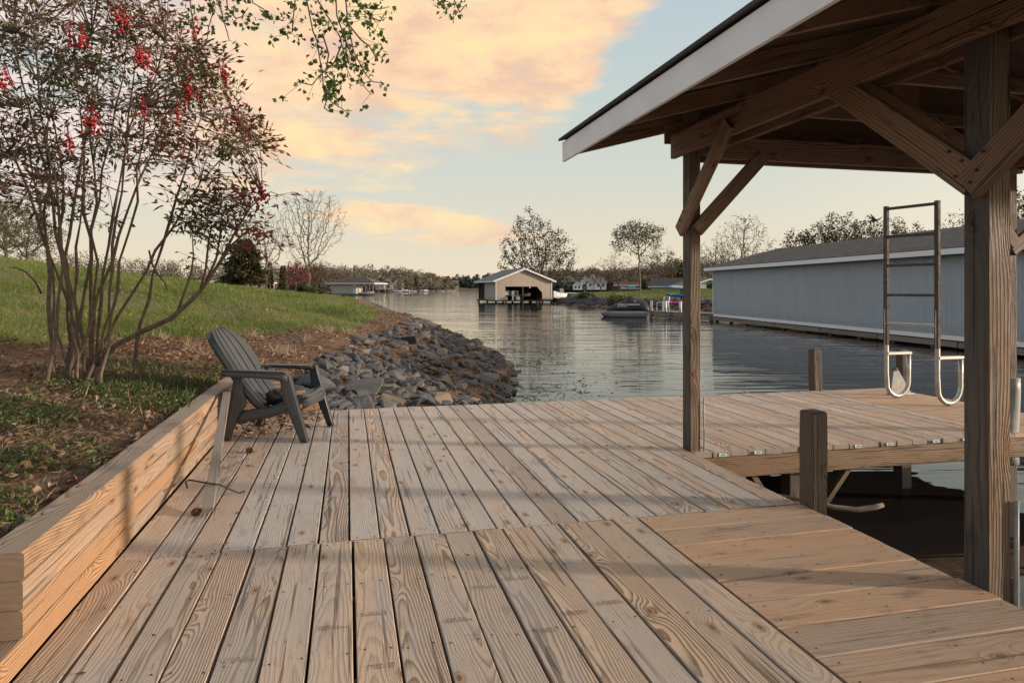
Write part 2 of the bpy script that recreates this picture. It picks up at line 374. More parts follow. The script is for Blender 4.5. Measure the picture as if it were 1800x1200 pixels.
m_bark3 = plain('brown_bark', (.13, .098, .075), .9, 0, .6, 9, .4, (.07, .052, .04))
m_bush = plain('shrub_bark', (.17, .115, .08), .9, 0, .8, 20, .5, (.055, .036, .026))
m_pvc = plain('pvc_sleeve', (.33, .335, .33), .5, 0, .6, 7, .1, (.15, .145, .13))

m_nand = leafmat('shrub_leaves', [(0, (.032, .048, .014)), (.30, (.065, .072, .022)), (.55, (.125, .068, .034)), (.8, (.17, .05, .033)), (1, (.24, .045, .036))], .4)
m_berry = plain('berries', (.30, .006, .008), .35, 0, .3)
m_hang = leafmat('poplar_leaves', [(0, (.035, .068, .014)), (.6, (.075, .12, .026)), (1, (.14, .18, .05))], .4)
m_grass = leafmat('grass_blades', [(0, (.075, .112, .018)), (.45, (.135, .185, .034)), (.75, (.22, .225, .06)), (1, (.40, .31, .16))], .45, .6)
m_weed = leafmat('weed_leaves', [(0, (.035, .055, .017)), (.5, (.075, .10, .027)), (1, (.15, .175, .05))], .3)
m_litter = leafmat('dead_leaves', [(0, (.06, .035, .022)), (.4, (.165, .09, .05)), (.75, (.28, .17, .10)), (1, (.48, .38, .29))], .1, .8)
m_twigleaf = leafmat('spring_leaves', [(0, (.035, .04, .015)), (.5, (.075, .075, .026)), (1, (.14, .12, .045))], .3)
m_brownleaf = leafmat('budding_leaves', [(0, (.075, .055, .035)), (.5, (.14, .09, .06)), (1, (.20, .115, .075))], .25)
m_conif = leafmat('conifer_needles', [(0, (.018, .025, .011)), (.55, (.048, .046, .018)), (1, (.15, .08, .03))], .15)
m_darkbud = leafmat('dark_buds', [(0, (.028, .026, .014)), (.5, (.055, .047, .024)), (1, (.10, .078, .042))], .25)
m_maple = leafmat('red_leaves', [(0, (.09, .012, .012)), (1, (.23, .035, .03))], .3)
m_forest = leafmat('wood_crowns', [(0, (.05, .058, .038)), (.3, (.10, .098, .062)), (.55, (.165, .14, .105)), (.8, (.19, .165, .10)), (1, (.23, .185, .15))], .15, .8)  # distance haze is lightened into these crown colours
m_farforest = leafmat('pine_crowns', [(0, (.018, .028, .028)), (1, (.04, .052, .05))], .1, .9)

def ground_mat():
    m, N, out = newmat('ground')
    tc = N.n('ShaderNodeTexCoord').outputs[3]
    n1 = N.noise(tc, .9, 5, .65); n2 = N.noise(tc, 9, 5, .7); n3 = N.noise(tc, 60, 3)
    mulch = N.mix(N.rng(n2, .35, .68), (.085, .052, .033), (.20, .115, .066))
    mulch = N.mix(N.m('MULTIPLY', N.rng(n3, .55, .75), .6), mulch, (.26, .17, .10))
    gr = N.mix(N.rng(n2, .35, .65), (.07, .085, .02), (.125, .135, .035))
    gr = N.mix(N.m('MULTIPLY', N.rng(n1, .5, .66), .75), gr, (.18, .135, .07))
    g = N.m('ADD', N.attr('gmask'), N.m('MULTIPLY', N.m('SUBTRACT', n2, .5), .7))
    c = N.mix(N.rng(g, .35, .65), mulch, gr)
    principled(N, out, Base_Color=c, Roughness=.95, Normal=bump(N, N.m('ADD', n2, N.m('MULTIPLY', n3, .4)), .7, .05))
    return m
m_ground = ground_mat()

def rock_mat():
    m, N, out = newmat('riprap_stone')
    tc = N.n('ShaderNodeTexCoord').outputs[3]
    oi = N.n('ShaderNodeObjectInfo').outputs['Random']
    n = N.noise(tc, 5, 6, .7); n2 = N.noise(tc, 26, 4, .7)
    c = N.ramp(oi, [(0, (.038, .042, .052)), (.35, (.08, .083, .092)), (.70, (.15, .143, .135)), (.88, (.21, .16, .12)), (1, (.20, .12, .075))])
    c = N.mix(N.m('MULTIPLY', N.rng(n, .46, .70), .45), c, (.17, .145, .12))
    c = N.mix(N.m('MULTIPLY', N.rng(n2, .5, .72), .5), c, (.03, .03, .032))
    principled(N, out, Base_Color=c, Roughness=.72, Normal=bump(N, N.m('ADD', n, n2), .5, .02))
    return m
m_rock = rock_mat()

def water_mat():
    m, N, out = newmat('lake_water')
    tc = N.n('ShaderNodeNewGeometry').outputs[0]
    p = N.sep(tc)
    big = N.noise(N.xyz(N.m('MULTIPLY', p[0], .07), N.m('MULTIPLY', p[1], .40), 0), 1, 1, .5, .5)
    mid = N.noise(N.xyz(N.m('MULTIPLY_ADD', p[1], .31, N.m('MULTIPLY', p[0], .21)), N.m('MULTIPLY_ADD', p[0], -.13, N.m('MULTIPLY', p[1], 2.1)), 3.), 1, 2, .4, 1.1)
    fine = N.noise(N.xyz(N.m('MULTIPLY_ADD', p[1], -1.7, N.m('MULTIPLY', p[0], 1.5)), N.m('MULTIPLY_ADD', p[0], .9, N.m('MULTIPLY', p[1], 6.)), 7.), 1, 1, .5, .8)
    calm = N.rng(N.noise(N.xyz(N.m('MULTIPLY', p[0], .05), N.m('MULTIPLY', p[1], .09), 1.), 1, 2), .35, .65, .45, 1.)
    near = N.rng(p[1], 4., 20., .42, 1.)
    h = N.m('ADD', N.m('MULTIPLY', big, .040), N.m('ADD', N.m('MULTIPLY', N.m('MULTIPLY', mid, calm), .021), N.m('MULTIPLY', fine, .0016)))
    h = N.m('MULTIPLY', h, near)
    principled(N, out, Base_Color=(.020, .018, .018), Roughness=.015, IOR=1.333, Normal=bump(N, h, 1., 1.))
    return m
m_water = water_mat()

# ------------------------------------------------------------------ world and sun
SUN_EL, SUN_ROT = 9.5, 96.0
wd = bpy.data.worlds.new('World'); sc.world = wd; wd.use_nodes = True
wt = wd.node_tree; wt.nodes.clear(); N = NT(wt)
sky = N.n('ShaderNodeTexSky', {'sky_type': 'NISHITA', 'sun_disc': False, 'sun_elevation': math.radians(SUN_EL), 'sun_rotation': math.radians(SUN_ROT),
                               'air_density': 1.2, 'dust_density': 2.0, 'ozone_density': 1.0})
D = N.n('ShaderNodeTexCoord').outputs[0]; ds = N.sep(D)
dx, dy, dz = ds[0], ds[1], ds[2]
el = N.m('MAXIMUM', dz, 0.)
grad = N.ramp(N.m('MULTIPLY', el, 2.), [(0, (.78, .66, .50)), (.12, (.71, .64, .50)), (.30, (.60, .61, .54)), (.52, (.51, .575, .55)), (.75, (.45, .53, .565)), (1, (.34, .45, .56))])
# brighter, warmer towards the sun's side
sunv = N.m('ADD', N.m('MULTIPLY', dx, math.sin(math.radians(SUN_ROT))), N.m('MULTIPLY', dy, math.cos(math.radians(SUN_ROT))))
glow = N.m('MULTIPLY', N.rng(sunv, .15, 1.), N.rng(el, 0, .6, 1, 0))
grad = N.mix(N.m('MULTIPLY', glow, .75), grad, (1.05, .93, .74))
hot = N.m('MULTIPLY', N.rng(sunv, .60, .98), N.rng(el, .05, .75, 1, 0))  # extra glow outside the view, added to brighten the surfaces
grad = N.mix(hot, grad, (3.6, 2.75, 1.85))
warp = N.vm(N.xyz(dx, dy, N.m('MULTIPLY', dz, 3.2)), (1, 1, 1))
cn = N.noise(N.vm(warp, (1, 1, 1.7)), 3.4, 8, .62, .45); cn2 = N.noise(N.vm(warp, (1.6, 1, 1.1)), 5.5, 5, .6, .3); cn3 = N.noise(warp, 1.7, 3, .5)
xx = N.m('DIVIDE', dx, N.m('MAXIMUM', dy, .25)); zz = N.m('DIVIDE', dz, N.m('MAXIMUM', dy, .25))
edge = N.m('ADD', N.m('MULTIPLY_ADD', xx, .17, .178), N.rng(xx, -.02, .36, 0, .24))
band = N.rng(N.m('SUBTRACT', zz, edge), -.055, .10, -.46, .24)
band = N.m('ADD', band, N.m('MULTIPLY', N.rng(xx, -.38, -.75), -.16))
# the low wisp over the lake
ex = N.m('DIVIDE', N.m('ADD', xx, .155), .13); ez = N.m('DIVIDE', N.m('SUBTRACT', N.m('MULTIPLY_ADD', xx, .10, zz), .078), .026)
wisp = N.m('ADD', N.rng(N.m('ADD', N.m('MULTIPLY', ex, ex), N.m('MULTIPLY', ez, ez)), 0, 3.0, .22, -.45), N.m('MULTIPLY', N.m('SUBTRACT', N.noise(N.vm(warp, (3, 1, 9)), 3, 4), .5), .9))
band = N.m('MAXIMUM', band, wisp)
cm = N.rng(N.m('ADD', band, N.m('MULTIPLY_ADD', cn, 1.75, -.335)), .40, .78)
cm = N.m('MULTIPLY', cm, N.rng(zz, .06, .16, .62, 1))
cm = N.m('MULTIPLY', cm, N.rng(dy, -.2, .35))
ccol = N.ramp(cn2, [(.28, (.68, .50, .42)), (.40, (.84, .54, .35)), (.50, (.94, .64, .38)), (.64, (.98, .73, .37))])
ccol = N.mix(N.rng(xx, -.30, -.66, 0, .8), ccol, (.80, .68, .68))
skyc = N.mix(N.m('MULTIPLY', cm, .92), grad, ccol)
nis = N.vm(sky.outputs[0], (.075, .075, .075))
tot = N.mix(.10, skyc, nis)
bg = N.n('ShaderNodeBackground', None, Color=tot, Strength=1.0)
wo = wt.nodes.new('ShaderNodeOutputWorld'); wt.links.new(bg.outputs[0], wo.inputs[0])
sl = bpy.data.lights.new('sun', 'SUN'); sl.energy = 3.9; sl.angle = math.radians(2.0); sl.color = (1, .855, .70)
so = bpy.data.objects.new('sun', sl); COL.objects.link(so)
sdir = Vector((math.sin(math.radians(SUN_ROT))*math.cos(math.radians(SUN_EL)), math.cos(math.radians(SUN_ROT))*math.cos(math.radians(SUN_EL)), math.sin(math.radians(SUN_EL))))
so.rotation_euler = (-sdir).to_track_quat('-Z', 'Y').to_euler(); so.location = (30, -5, 20)
sc.view_settings.view_transform = 'Standard'; sc.view_settings.look = 'None'; sc.view_settings.exposure = 0.30; sc.view_settings.gamma = 1

# ------------------------------------------------------------------ terrain functions
SHY = np.array([-30, 0, 6.5, 9, 11.4, 14, 16, 18.7, 26, 35, 56, 99, 190, 260.])
SHX = np.array([8.4, 1.17, -.39, -.35, -.12, 0., -.06, -.45, -2.2, -4.7, -10, -23, -53, -75.])
KY = np.array([0, 7, 15, 30, 80, 200.]); KV = np.array([.07, .11, .165, .145, .05, .04])
def sstep(x, a, b): t = np.clip((x-a)/(b-a), 0, 1); return t*t*(3-2*t)
def wob(X, Y): return .05*np.sin(X*2.1+Y*1.3)+.04*np.sin(X*.9-Y*1.9+1)+.03*np.sin(3.1*X+2.7*Y)
def zL(X, Y, cut=True):
    X = np.asarray(X, float); Y = np.asarray(Y, float)
    D = np.interp(Y, SHY, SHX)-X; Dp = np.maximum(D-2.4, 0)
    bank = np.where(D < 0, -.6+np.maximum(D, -4)*.35, -.6+.95*np.power(np.clip(D/2.4, 0, 1), .85))
    k = np.interp(Y, KY, KV)
    z = bank+8*(1-np.exp(-k*Dp/8))+wob(X, Y)*np.clip(D/3, 0, 1)*np.clip((Y-6)/6, .35, 1)
    if cut:
        a = X*CT+Y*ST; b = -X*ST+Y*CT
        z = np.where((a < -1.1) & (b < 7.1), np.minimum(z, .325+np.maximum(-1.2-a, 0)*.25), z)
        z = np.where((a > -1.105) & (b < 7.17), np.minimum(z, -.75), z)
        z = np.where((a <= -1.105) & (b < 2.45), np.minimum(z, .05), z)
    return z
def gmaskL(X, Y):
    D = np.interp(Y, SHY, SHX)-X
    yb = np.interp(X, [-9, -5.2, -4.4, -3.0, -2], [6.6, 7.2, 9.6, 11.6, 13.])+.5*np.sin(X*1.7)
    return sstep(Y-yb, -.3, .7)*sstep(D-2.4, .45+.0*X, 1.1)
RP = np.array([(30, 5), (24, 25), (20.5, 38), (15.5, 52), (9.9, 67), (7.9, 77), (5.5, 83), (6.5, 100), (10, 130), (22, 170), (60, 215), (400, 330)], float)
def dist_right(X, Y):      # signed distance inland of the right shoreline
    X = np.asarray(X, float); Y = np.asarray(Y, float); best = np.full(X.shape, 1e9); sg = np.ones(X.shape)
    for i in range(len(RP)-1):
        p, q = RP[i], RP[i+1]; e = q-p; L2 = (e**2).sum()
        t = np.clip(((X-p[0])*e[0]+(Y-p[1])*e[1])/L2, 0, 1)
        d = np.hypot(X-p[0]-t*e[0], Y-p[1]-t*e[1]); cr = e[0]*(Y-p[1])-e[1]*(X-p[0])
        up = d < best-1e-9; best = np.where(up, d, best); sg = np.where(up, -np.sign(cr), sg)
    return best*sg
def zR(X, Y):
    d = dist_right(X, Y)
    return np.where(d < 0, -.6+np.maximum(d, -4)*.3, -.6+1.0*np.power(np.clip(d/2.2, 0, 1), .8)+np.clip(d-2.2, 0, 60)*.036*np.clip((np.asarray(X)-3)/22, .12, 1)+.1*np.sin(X*.3+Y*.2)*np.clip(d/6, 0, 1))

def grid_obj(name, X, Y, Z, mat, gm=None):
    n, m = X.shape; V = np.stack([X, Y, Z], -1).reshape(-1, 3)
    i = np.arange(n*m).reshape(n, m)
    Fc = np.stack([i[:-1, :-1], i[:-1, 1:], i[1:, 1:], i[1:, :-1]], -1).reshape(-1, 4)
    return kind(nmesh(name, V, Fc, mat, None, None, True, {'gmask': (gm if gm is not None else np.ones(X.shape)).ravel()}), 'structure')
# left bank near: rows along dock direction so that the retaining wall edges are exact
av = np.concatenate([np.linspace(-14, -1.4, 64), [-1.3, -1.2, -1.11, -1.10], np.linspace(-1.0, 4.5, 30)])
bv = np.concatenate([np.linspace(-6, 2.2, 22), [2.4, 2.46], np.linspace(2.6, 7.0, 34), [7.1, 7.165, 7.175], np.linspace(7.3, 22, 80)])
A_, B_ = np.meshgrid(av, bv); X_ = A_*CT-B_*ST; Y_ = A_*ST+B_*CT
grid_obj('bank', X_, Y_, zL(X_, Y_), m_ground, gmaskL(X_, Y_))
# left bank beyond
yv = np.concatenate([np.linspace(19, 60, 60), np.linspace(62, 250, 60)]); tv = np.concatenate([np.linspace(-3, 14, 40), np.linspace(15, 120, 40)])
T_, Y_ = np.meshgrid(tv, yv); X_ = np.interp(Y_, SHY, SHX)-T_
Zf = zL(X_, Y_, False)-.03*sstep(22-Y_, 0, 2)
grid_obj('hill', X_, Y_, Zf, m_ground, gmaskL(X_, Y_))
xs_ = np.linspace(-14, -60, 24); ys_ = np.linspace(-6, 24, 30)
X_, Y_ = np.meshgrid(xs_-0., ys_); grid_obj('hill', X_, Y_, np.minimum(zL(X_, Y_, False), 4)-.05, m_ground)
# right shore
xv = np.concatenate([np.linspace(3, 40, 75), np.linspace(42, 160, 40)]); yv = np.concatenate([np.linspace(4, 110, 107), np.linspace(113, 230, 40)])
X_, Y_ = np.meshgrid(xv, yv); dR = dist_right(X_, Y_)
grid_obj('shore', X_, Y_, zR(X_, Y_), m_ground, sstep(dR, 2.4, 3.6))
# lake
me = bpy.data.meshes.new('lake'); me.from_pydata([(-2500, -120, WATER), (2500, -120, WATER), (2500, 3500, WATER), (-2500, 3500, WATER)], [], [(0, 1, 2, 3)])
me.materials.append(m_water); kind(link(bpy.data.objects.new('lake_water', me)), 'structure')
me = bpy.data.meshes.new('lake_bed'); me.from_pydata([(-2500, -120, -2.6), (2500, -120, -2.6), (2500, 3500, -2.6), (-2500, 3500, -2.6)], [], [(0, 1, 2, 3)])
me.materials.append(plain('lake_mud', (.03, .022, .014), .9)); kind(link(bpy.data.objects.new('lake_bed', me)), 'structure')
def land(name, pts, depth, z0, z1):
    X, Y, Z = [], [], []
    for k in np.linspace(0, 1, 8):
        X.append([p[0]*(1+k*depth/p[1]) for p in pts]); Y.append([p[1]+k*depth for p in pts]); Z.append([-.9 if k == 0 else z0+(z1-z0)*k for p in pts])
    grid_obj(name, np.array(X), np.array(Y), np.array(Z), m_ground, np.full((8, len(pts)), .35))
def ln(us, Y): return [((u-900)/F*y, y) for u, y in zip(us, Y)]
land('far_shore', ln([-1500, -400, 0, 300, 560, 640, 720, 775, 806], [300, 330, 370, 410, 440, 450, 470, 540, 600]), 260, .2, 12)
land('far_shore', ln([770, 800, 850, 900, 960, 1050], [900, 900, 880, 860, 840, 820]), 300, .3, 12)
land('far_shore', ln([955, 975, 1010, 1060, 1120, 1250, 1600, 2600], [300, 290, 285, 280, 275, 270, 270, 280]), 200, .2, 14)

# ------------------------------------------------------------------ dock
dock = dthing('dock', 'new pine deck of long boards with a walkway past the boat slip', 'dock', 0, 0, 0)
def boards_along(mb, a0, a1, b0, b1, n, th=.038, z=0.0, gap=.0098, jit=.004, sj=None):
    p = (a1-a0)/n
    for i in range(n):
        w = p-gap+R.uniform(-.0015, .0015); a = a0+p*(i+.5)+R.uniform(-.001, .001); dz = R.uniform(-.0015, .0015)
        mb.beam((a, b0+R.uniform(-jit, jit), z-th/2+dz), (a+R.uniform(-.0015, .0015), b1+R.uniform(-jit, jit), z-th/2+dz+R.uniform(-.001, .001)), w, th, ch=.003, seed=R.uniform(0, 100))
    return [a0+p*(i+.5) for i in range(n)], p
mb = MB(); c1, p1 = boards_along(mb, -1.02, 1.36, -1.6, 3.397, 16)
mb.beam((1.432, -1.6, -.019), (1.432, 3.43, -.019), .132, .038, seed=31.)
mb.build('decking', m_deck, dock)
mb = MB(); c2, p2 = boards_along(mb, -1.02, 2.5, 3.404, 7.12, 24, jit=.006); mb.build('decking', m_deck2, dock)
mb = MB(); nb = 24
for i in range(nb):
    b = 3.395-.2045*(i+.5)
    mb.beam((1.509, b, -.019+R.uniform(-.0015, .0015)), (2.5+R.uniform(-.006, .012), b+R.uniform(-.002, .002), -.019+R.uniform(-.0015, .0015)), .2045-.0045-R.uniform(0, .003), .038, ch=.004, seed=R.uniform(0, 100))
mb.build('decking', m_cross, dock)
mb = MB(); c3, p3 = boards_along(mb, 2.507, 5.48, 4.62, 7.12, 20, jit=.008); mb.build('decking', m_deck2, dock)
mb = MB()
for i in range(13):
    b = 4.62+.1925*(i+.5); mb.beam((5.487, b, -.019+R.uniform(-.001, .001)), (6.48, b, -.019), .186, .038, ch=.004)
mb.build('decking', m_cross, dock)
# nails
V, Fc = [], []
def nail(a, b, z=.0035, r=.0052):
    p = W(a, b); k = len(V)
    for t in range(6): V.append((p.x+r*math.cos(t*1.047), p.y+r*math.sin(t*1.047), z))
    Fc.append([k, k+1, k+2, k+3]); Fc.append([k, k+3, k+4, k+5])
for cs, p_, rows in ((c1, p1, [3.37, 2.9, 2.35, 1.8, 1.2]), (c2, p2, [3.43, 4.05, 4.7, 5.35, 6.0, 6.6, 7.07]), (c3, p3, [4.68, 5.3, 5.9, 6.5, 7.07])):
    for b in rows:
        for a in cs:
            for s in (-.3, .3):
                if R.random() < .9: nail(a+s*p_+R.uniform(-.008, .008), b+R.uniform(-.014, .014))
for i in range(nb):
    for a in (1.55, 2.02, 2.46):
        for s in (-.055, .055): nail(a+R.uniform(-.01, .01), 3.395-.2045*(i+.5)+s)
nmesh('nail_heads', V, Fc, m_nail, parent=None).parent = dock
bpy.data.objects['nail_heads']['kind'] = 'stuff'
bpy.data.objects['nail_heads'].matrix_parent_inverse = Matrix.Rotation(-TH, 4, 'Z')
# lumber grade stamps: rows of small worn marks
deck_a = [o for o in dock.children if o.name.startswith('decking')]; m_ink = plain('stamp_ink', (.25, .20, .165), .9)
for (a, b) in [(c1[5], 2.05), (c1[6], 2.1), (c1[6], 2.55), (c1[7], 2.25), (c1[7], 2.62), (c1[9], 2.5), (c1[10], 2.75), (c1[11], 2.8), (c1[12], 2.45), (c1[11], 2.35), (c1[13], 2.5), (c1[4], 2.4)]:
    mb = MB()
    for row in range(2):
        x = -.05
        while x < .045:
            w = R.choice((.004, .006, .008, .011)); g = R.uniform(.002, .004)
            if R.random() < .8: mb.poly([(a+x, b-row*.017, .0032), (a+x+w, b-row*.017, .0032), (a+x+w, b-row*.017+R.choice((.006, .009, .011)), .0032), (a+x, b-row*.017+.009, .0032)])
            x += w+g
    mb.build('lumber_stamp', m_ink, deck_a[0])
# frame under the deck
mb = MB().beam((2.507, 4.66, -.125), (6.48, 4.66, -.125), .045, .165, seed=4.); mb.build('rim_beam', m_beam, dock)
mb = MB().beam((2.47, -1.6, -.12), (2.47, 4.6, -.12), .045, .16); mb.build('rim_beam', m_beam, dock)
mb = MB().beam((-1.0, 7.08, -.13), (6.48, 7.08, -.13), .045, .17); mb.build('rim_beam', m_beam, dock)
mb = MB().beam((6.45, 4.64, -.13), (6.45, 7.1, -.13), .045, .17); mb.build('rim_beam', m_beam, dock)
for x0, x1 in ((2.98, 3.40), (4.0, 3.52)):
    MB().beam((x0, 4.76, -.12), (x1, 4.76, -.72), .045, .12, up=(0, 1, 0), seed=R.uniform(0, 99)).build('brace', m_beam, dock)
for a, b in ((3.46, 4.80), (2.56, 5.6), (4.6, 6.9), (5.55, 5.9), (1.4, 6.9), (2.35, 2.9), (2.35, .9), (2.35, -1.)):
    MB().beam((a, b, -2.5), (a, b, -.05), .12, .12, up=(0, 1, 0)).build('piling', m_stub, dock)
mb = MB()
for b in np.arange(-1.4, 7.0, .61): mb.beam((-1.0, b, -.125), (2.44, b, -.125), .04, .16)
for b in (5.3, 5.95, 6.55): mb.beam((2.5, b, -.125), (6.42, b, -.125), .04, .16)
mb.build('joist', m_old, dock)
for k, i in enumerate((1, 3, 6, 7, 9, 11, 14, 16)):
    a = c3[i]; mb = MB(); mb.poly([(a-.03, 4.606, -.030), (a+.03+R.uniform(-.02, .01), 4.606, -.032), (a+.03, 4.606, -.010), (a-.03, 4.606, -.008)])
    mb.poly([(a-.012, 4.6045, -.026), (a+.025, 4.6045, -.026), (a+.02, 4.6045, -.014), (a-.012, 4.6045, -.014)], mi=1)
    mb.build('end_tag', [m_white, m_green], deck_a[3])

# retaining wall of stacked timbers
wall = dthing('retaining_wall', 'low retaining wall of stacked new pine timbers beside the deck', 'retaining wall', -1.09, 4.7, 0)
hc = .0945
for k, segs in enumerate([[(-1.5, 3.6), (3.603, 7.14)], [(2.5, 5.1), (5.103, 7.14)], [(2.5, 4.3), (4.303, 7.14)], [(2.5, 4.02), (4.023, 7.14)]]):
    for j, (b0, b1) in enumerate(segs):
        dxw = R.uniform(-.003, .003)+(.0 if not (k == 3 and j == 0) else .006)
        MB().beam((-1.087+dxw, b0, hc*(k+.5)), (-1.087+dxw, b1, hc*(k+.5)), .138, hc-.003, ch=.009, seed=R.uniform(0, 100)).build('timber', m_wall, wall)
cw = dthing('timber_step', 'short stack of orange pine timbers behind the plastic chair', 'timber step', -.65, 7.2, 0)
for k, a1 in ((0, -.28), (1, -.42), (2, -.62)):
    MB().beam((-1.16, 7.2, hc*(k+.5)), (a1, 7.2, hc*(k+.5)), .14, hc-.002, ch=.005).build('timber', m_wall, cw)

# mooring posts
def stub(a, b, z1, w, h, label, lean=(0, 0)):
    t = dthing('mooring_post', label, 'mooring post', a, b, 0, 'stub posts along the dock')
    mb = MB(); rings = []; sd_ = R.uniform(0, 50)
    for i in range(46):
        f = i/45; z_ = -2.3*(1-f)+(z1-.012)*f if i < 4 else -.25+(z1-.012+.25)*(i-4)/41; rg_ = []
        for k in range(28):
            th = 2*math.pi*k/28; c_, s_ = math.cos(th), math.sin(th); q_ = 1/max(abs(c_), abs(s_)); q_ = min(q_, 1.27)
            d_ = mnoise.noise(Vector((c_*2.2+sd_, s_*2.2, z_*5)))*.035+mnoise.noise(Vector((c_*9+sd_, s_*9, z_*2.5)))*.05
            rg_.append((a+lean[0]*f+w/2*c_*q_*(1+d_), b+lean[1]*f+h/2*s_*q_*(1+d_), z_+(0 if i < 45 else mnoise.noise(Vector((c_*2, s_*2, sd_)))*.012)))
        rings.append(rg_)
    mb.loft(rings, sm=False, seed=R.uniform(0, 100), metres=True, cap=True); mb.build('shaft', m_stub, t)
    MB().beam((a+lean[0], b+lean[1], z1-.03), (a+lean[0]*1.05, b+lean[1]*1.05, z1-.004), w*.9, h*.88, up=(0, 1, 0), ch=.014).build('cut_top', m_stub, t)
stub(2.565, 3.365, .535, .105, .125, 'short dark weathered post at the corner of the slip in front of the walkway')
stub(5.50, 7.17, .50, .115, .11, 'short weathered post on the far edge of the walkway, left of the ladder', (.0, .02))
stub(6.74, 7.17, .47, .10, .11, 'short weathered post standing behind the upturned dock ladder')

# loose things on the deck
t = dthing('wood_lath', 'grey weathered lath lying from the deck up to the retaining wall by the chair', 'wood strip', -.73, 3.94, 0)
MB().beam((-.735, 3.96, .03), (-.945, 5.85, .388), .055, .024, up=(0, 0, 1), ch=.002, seed=3.3).build('strip', m_grey, t)
t = dthing('metal_rod', 'thin bent black rod lying across the grey lath', 'rod', -.75, 4.45, 0)
pts = [(330, 858, .01), (326, 846, .05), (333, 843, .06), (350, 846, .06), (372, 850, .125), (385, 851, .10), (405, 860, .05), (420, 866, .015), (430, 863, .012)]
def gp(u, v, z): Y = F*(H-z)/(v-HZ); p = Vector(((u-900)/F*Y, Y, z)); return (p.x*CT+p.y*ST, -p.x*ST+p.y*CT, z)
MB().tube([gp(*p) for p in pts], .005, 6).build('bar', m_black, t)
t = dthing('twig', 'dry forked twig lying on the deck boards near the chair', 'twig', -.6, 4.9, 0)
mb = MB().tube([gp(*p) for p in [(400, 830, .01), (404, 823, .015), (425, 818, .02), (440, 813, .025), (452, 806, .02), (456, 802, .015)]], [.004, .005, .005, .004, .003, .002], 5)
mb.tube([gp(*p) for p in [(432, 817, .02), (445, 819, .015), (456, 820, .01)]], [.003, .003, .002], 5); mb.tube([gp(*p) for p in [(404, 823, .015), (397, 822, .02), (390, 819, .02)]], [.003, .003, .002], 5); mb.build('stem', m_bark2, t)
def conething(u, v, label):
    a, b, z = gp(u, v, .0); t = dthing('pine_cone', label, 'pine cone', a, b, 0)
    mb = MB()
    for i in range(70):
        ph = i*2.4; s = i/70; r = .015*math.sin(math.pi*(.12+.8*s)); p = Vector((a+(s-.5)*.05, b+math.cos(ph)*r, .018+math.sin(ph)*r))
        d = Vector((.008, math.cos(ph)*.012, math.sin(ph)*.010)); q = Vector((0, -math.sin(ph), math.cos(ph)))*.006
        mb.poly([p-q, p+d-q*.6, p+d*1.15, p+d+q*.6, p+q])
    mb.build('scales', m_cone, t)
conething(344, 905, 'small pine cone lying at the near end of the grey lath'); conething(438, 795, 'pine cone lying on the deck in front of the chair')
t = dthing('driftwood', 'bare pale branch sticking out over the water beside the corner post', 'driftwood', 3.4, 4.25, -.3)
MB().tube([(3.0, 4.42, -.28), (3.22, 4.32, -.31), (3.40, 4.24, -.35), (3.56, 4.19, -.365), (3.68, 4.16, -.345), (3.74, 4.15, -.33)], [.014, .017, .019, .02, .02, .016], 7).build('limb', m_bark2, t)

# ------------------------------------------------------------------ boat shelter
sh = dthing('boat_shelter', 'brown timber boat shelter with a shingled gable roof over the slip', 'boat shelter', 2.55, 2.3, 0)
EA, EZ, SL = 1.65, 2.21, .27         # eave line (across, underside of fascia), slope
RID = 4.03; RZ = EZ+SL*(RID-EA)+.17
BF, BN = 5.08, -3.6
def rz(a): return EZ+.16+SL*(min(a, 2*RID-a)-EA)      # underside of roof sheathing
def spost(a, b, w, h, z0=-2.4, z1=None, m=m_post, name='post'):
    mb = MB().beam((a, b, z0), (a, b, z1 or rz(a)-.02), w, h, up=(0, 1, 0), ch=.004, seed=R.uniform(0, 100))
    for i, f in enumerate(mb.f):      # sides away from the sun take a darker copy: staining plus painted shade
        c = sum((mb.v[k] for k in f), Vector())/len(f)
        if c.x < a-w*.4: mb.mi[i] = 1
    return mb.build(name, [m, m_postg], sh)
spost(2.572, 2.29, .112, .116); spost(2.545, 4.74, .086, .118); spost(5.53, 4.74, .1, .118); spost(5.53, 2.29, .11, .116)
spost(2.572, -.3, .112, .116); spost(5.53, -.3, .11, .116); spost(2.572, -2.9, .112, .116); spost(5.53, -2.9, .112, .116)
for a in (2.572, 5.53):
    for da, b1 in ((-.085, 4.93), (.085, 4.78)):
        MB().beam((a+da, -3.4, 2.335), (a+da, b1, 2.335), .04, .185, seed=R.uniform(0, 100)).build('beam', m_old, sh)
for b in (4.665, 2.205, -.38):
    for db in (0,) if b < 4 else (0, .16):
        MB().beam((2.64, b+db, 2.29 if b > 4 else 2.36), (5.60, b+db, 2.29 if b > 4 else 2.36), .04, .17, up=(0, 0, 1)).build('cross_beam', m_old2, sh)
def brace(p, q, up, w=.045, h=.13, m=None): return MB().beam(p, q, w, h, up=up, seed=R.uniform(0, 100)).build('brace', m or m_old, sh)
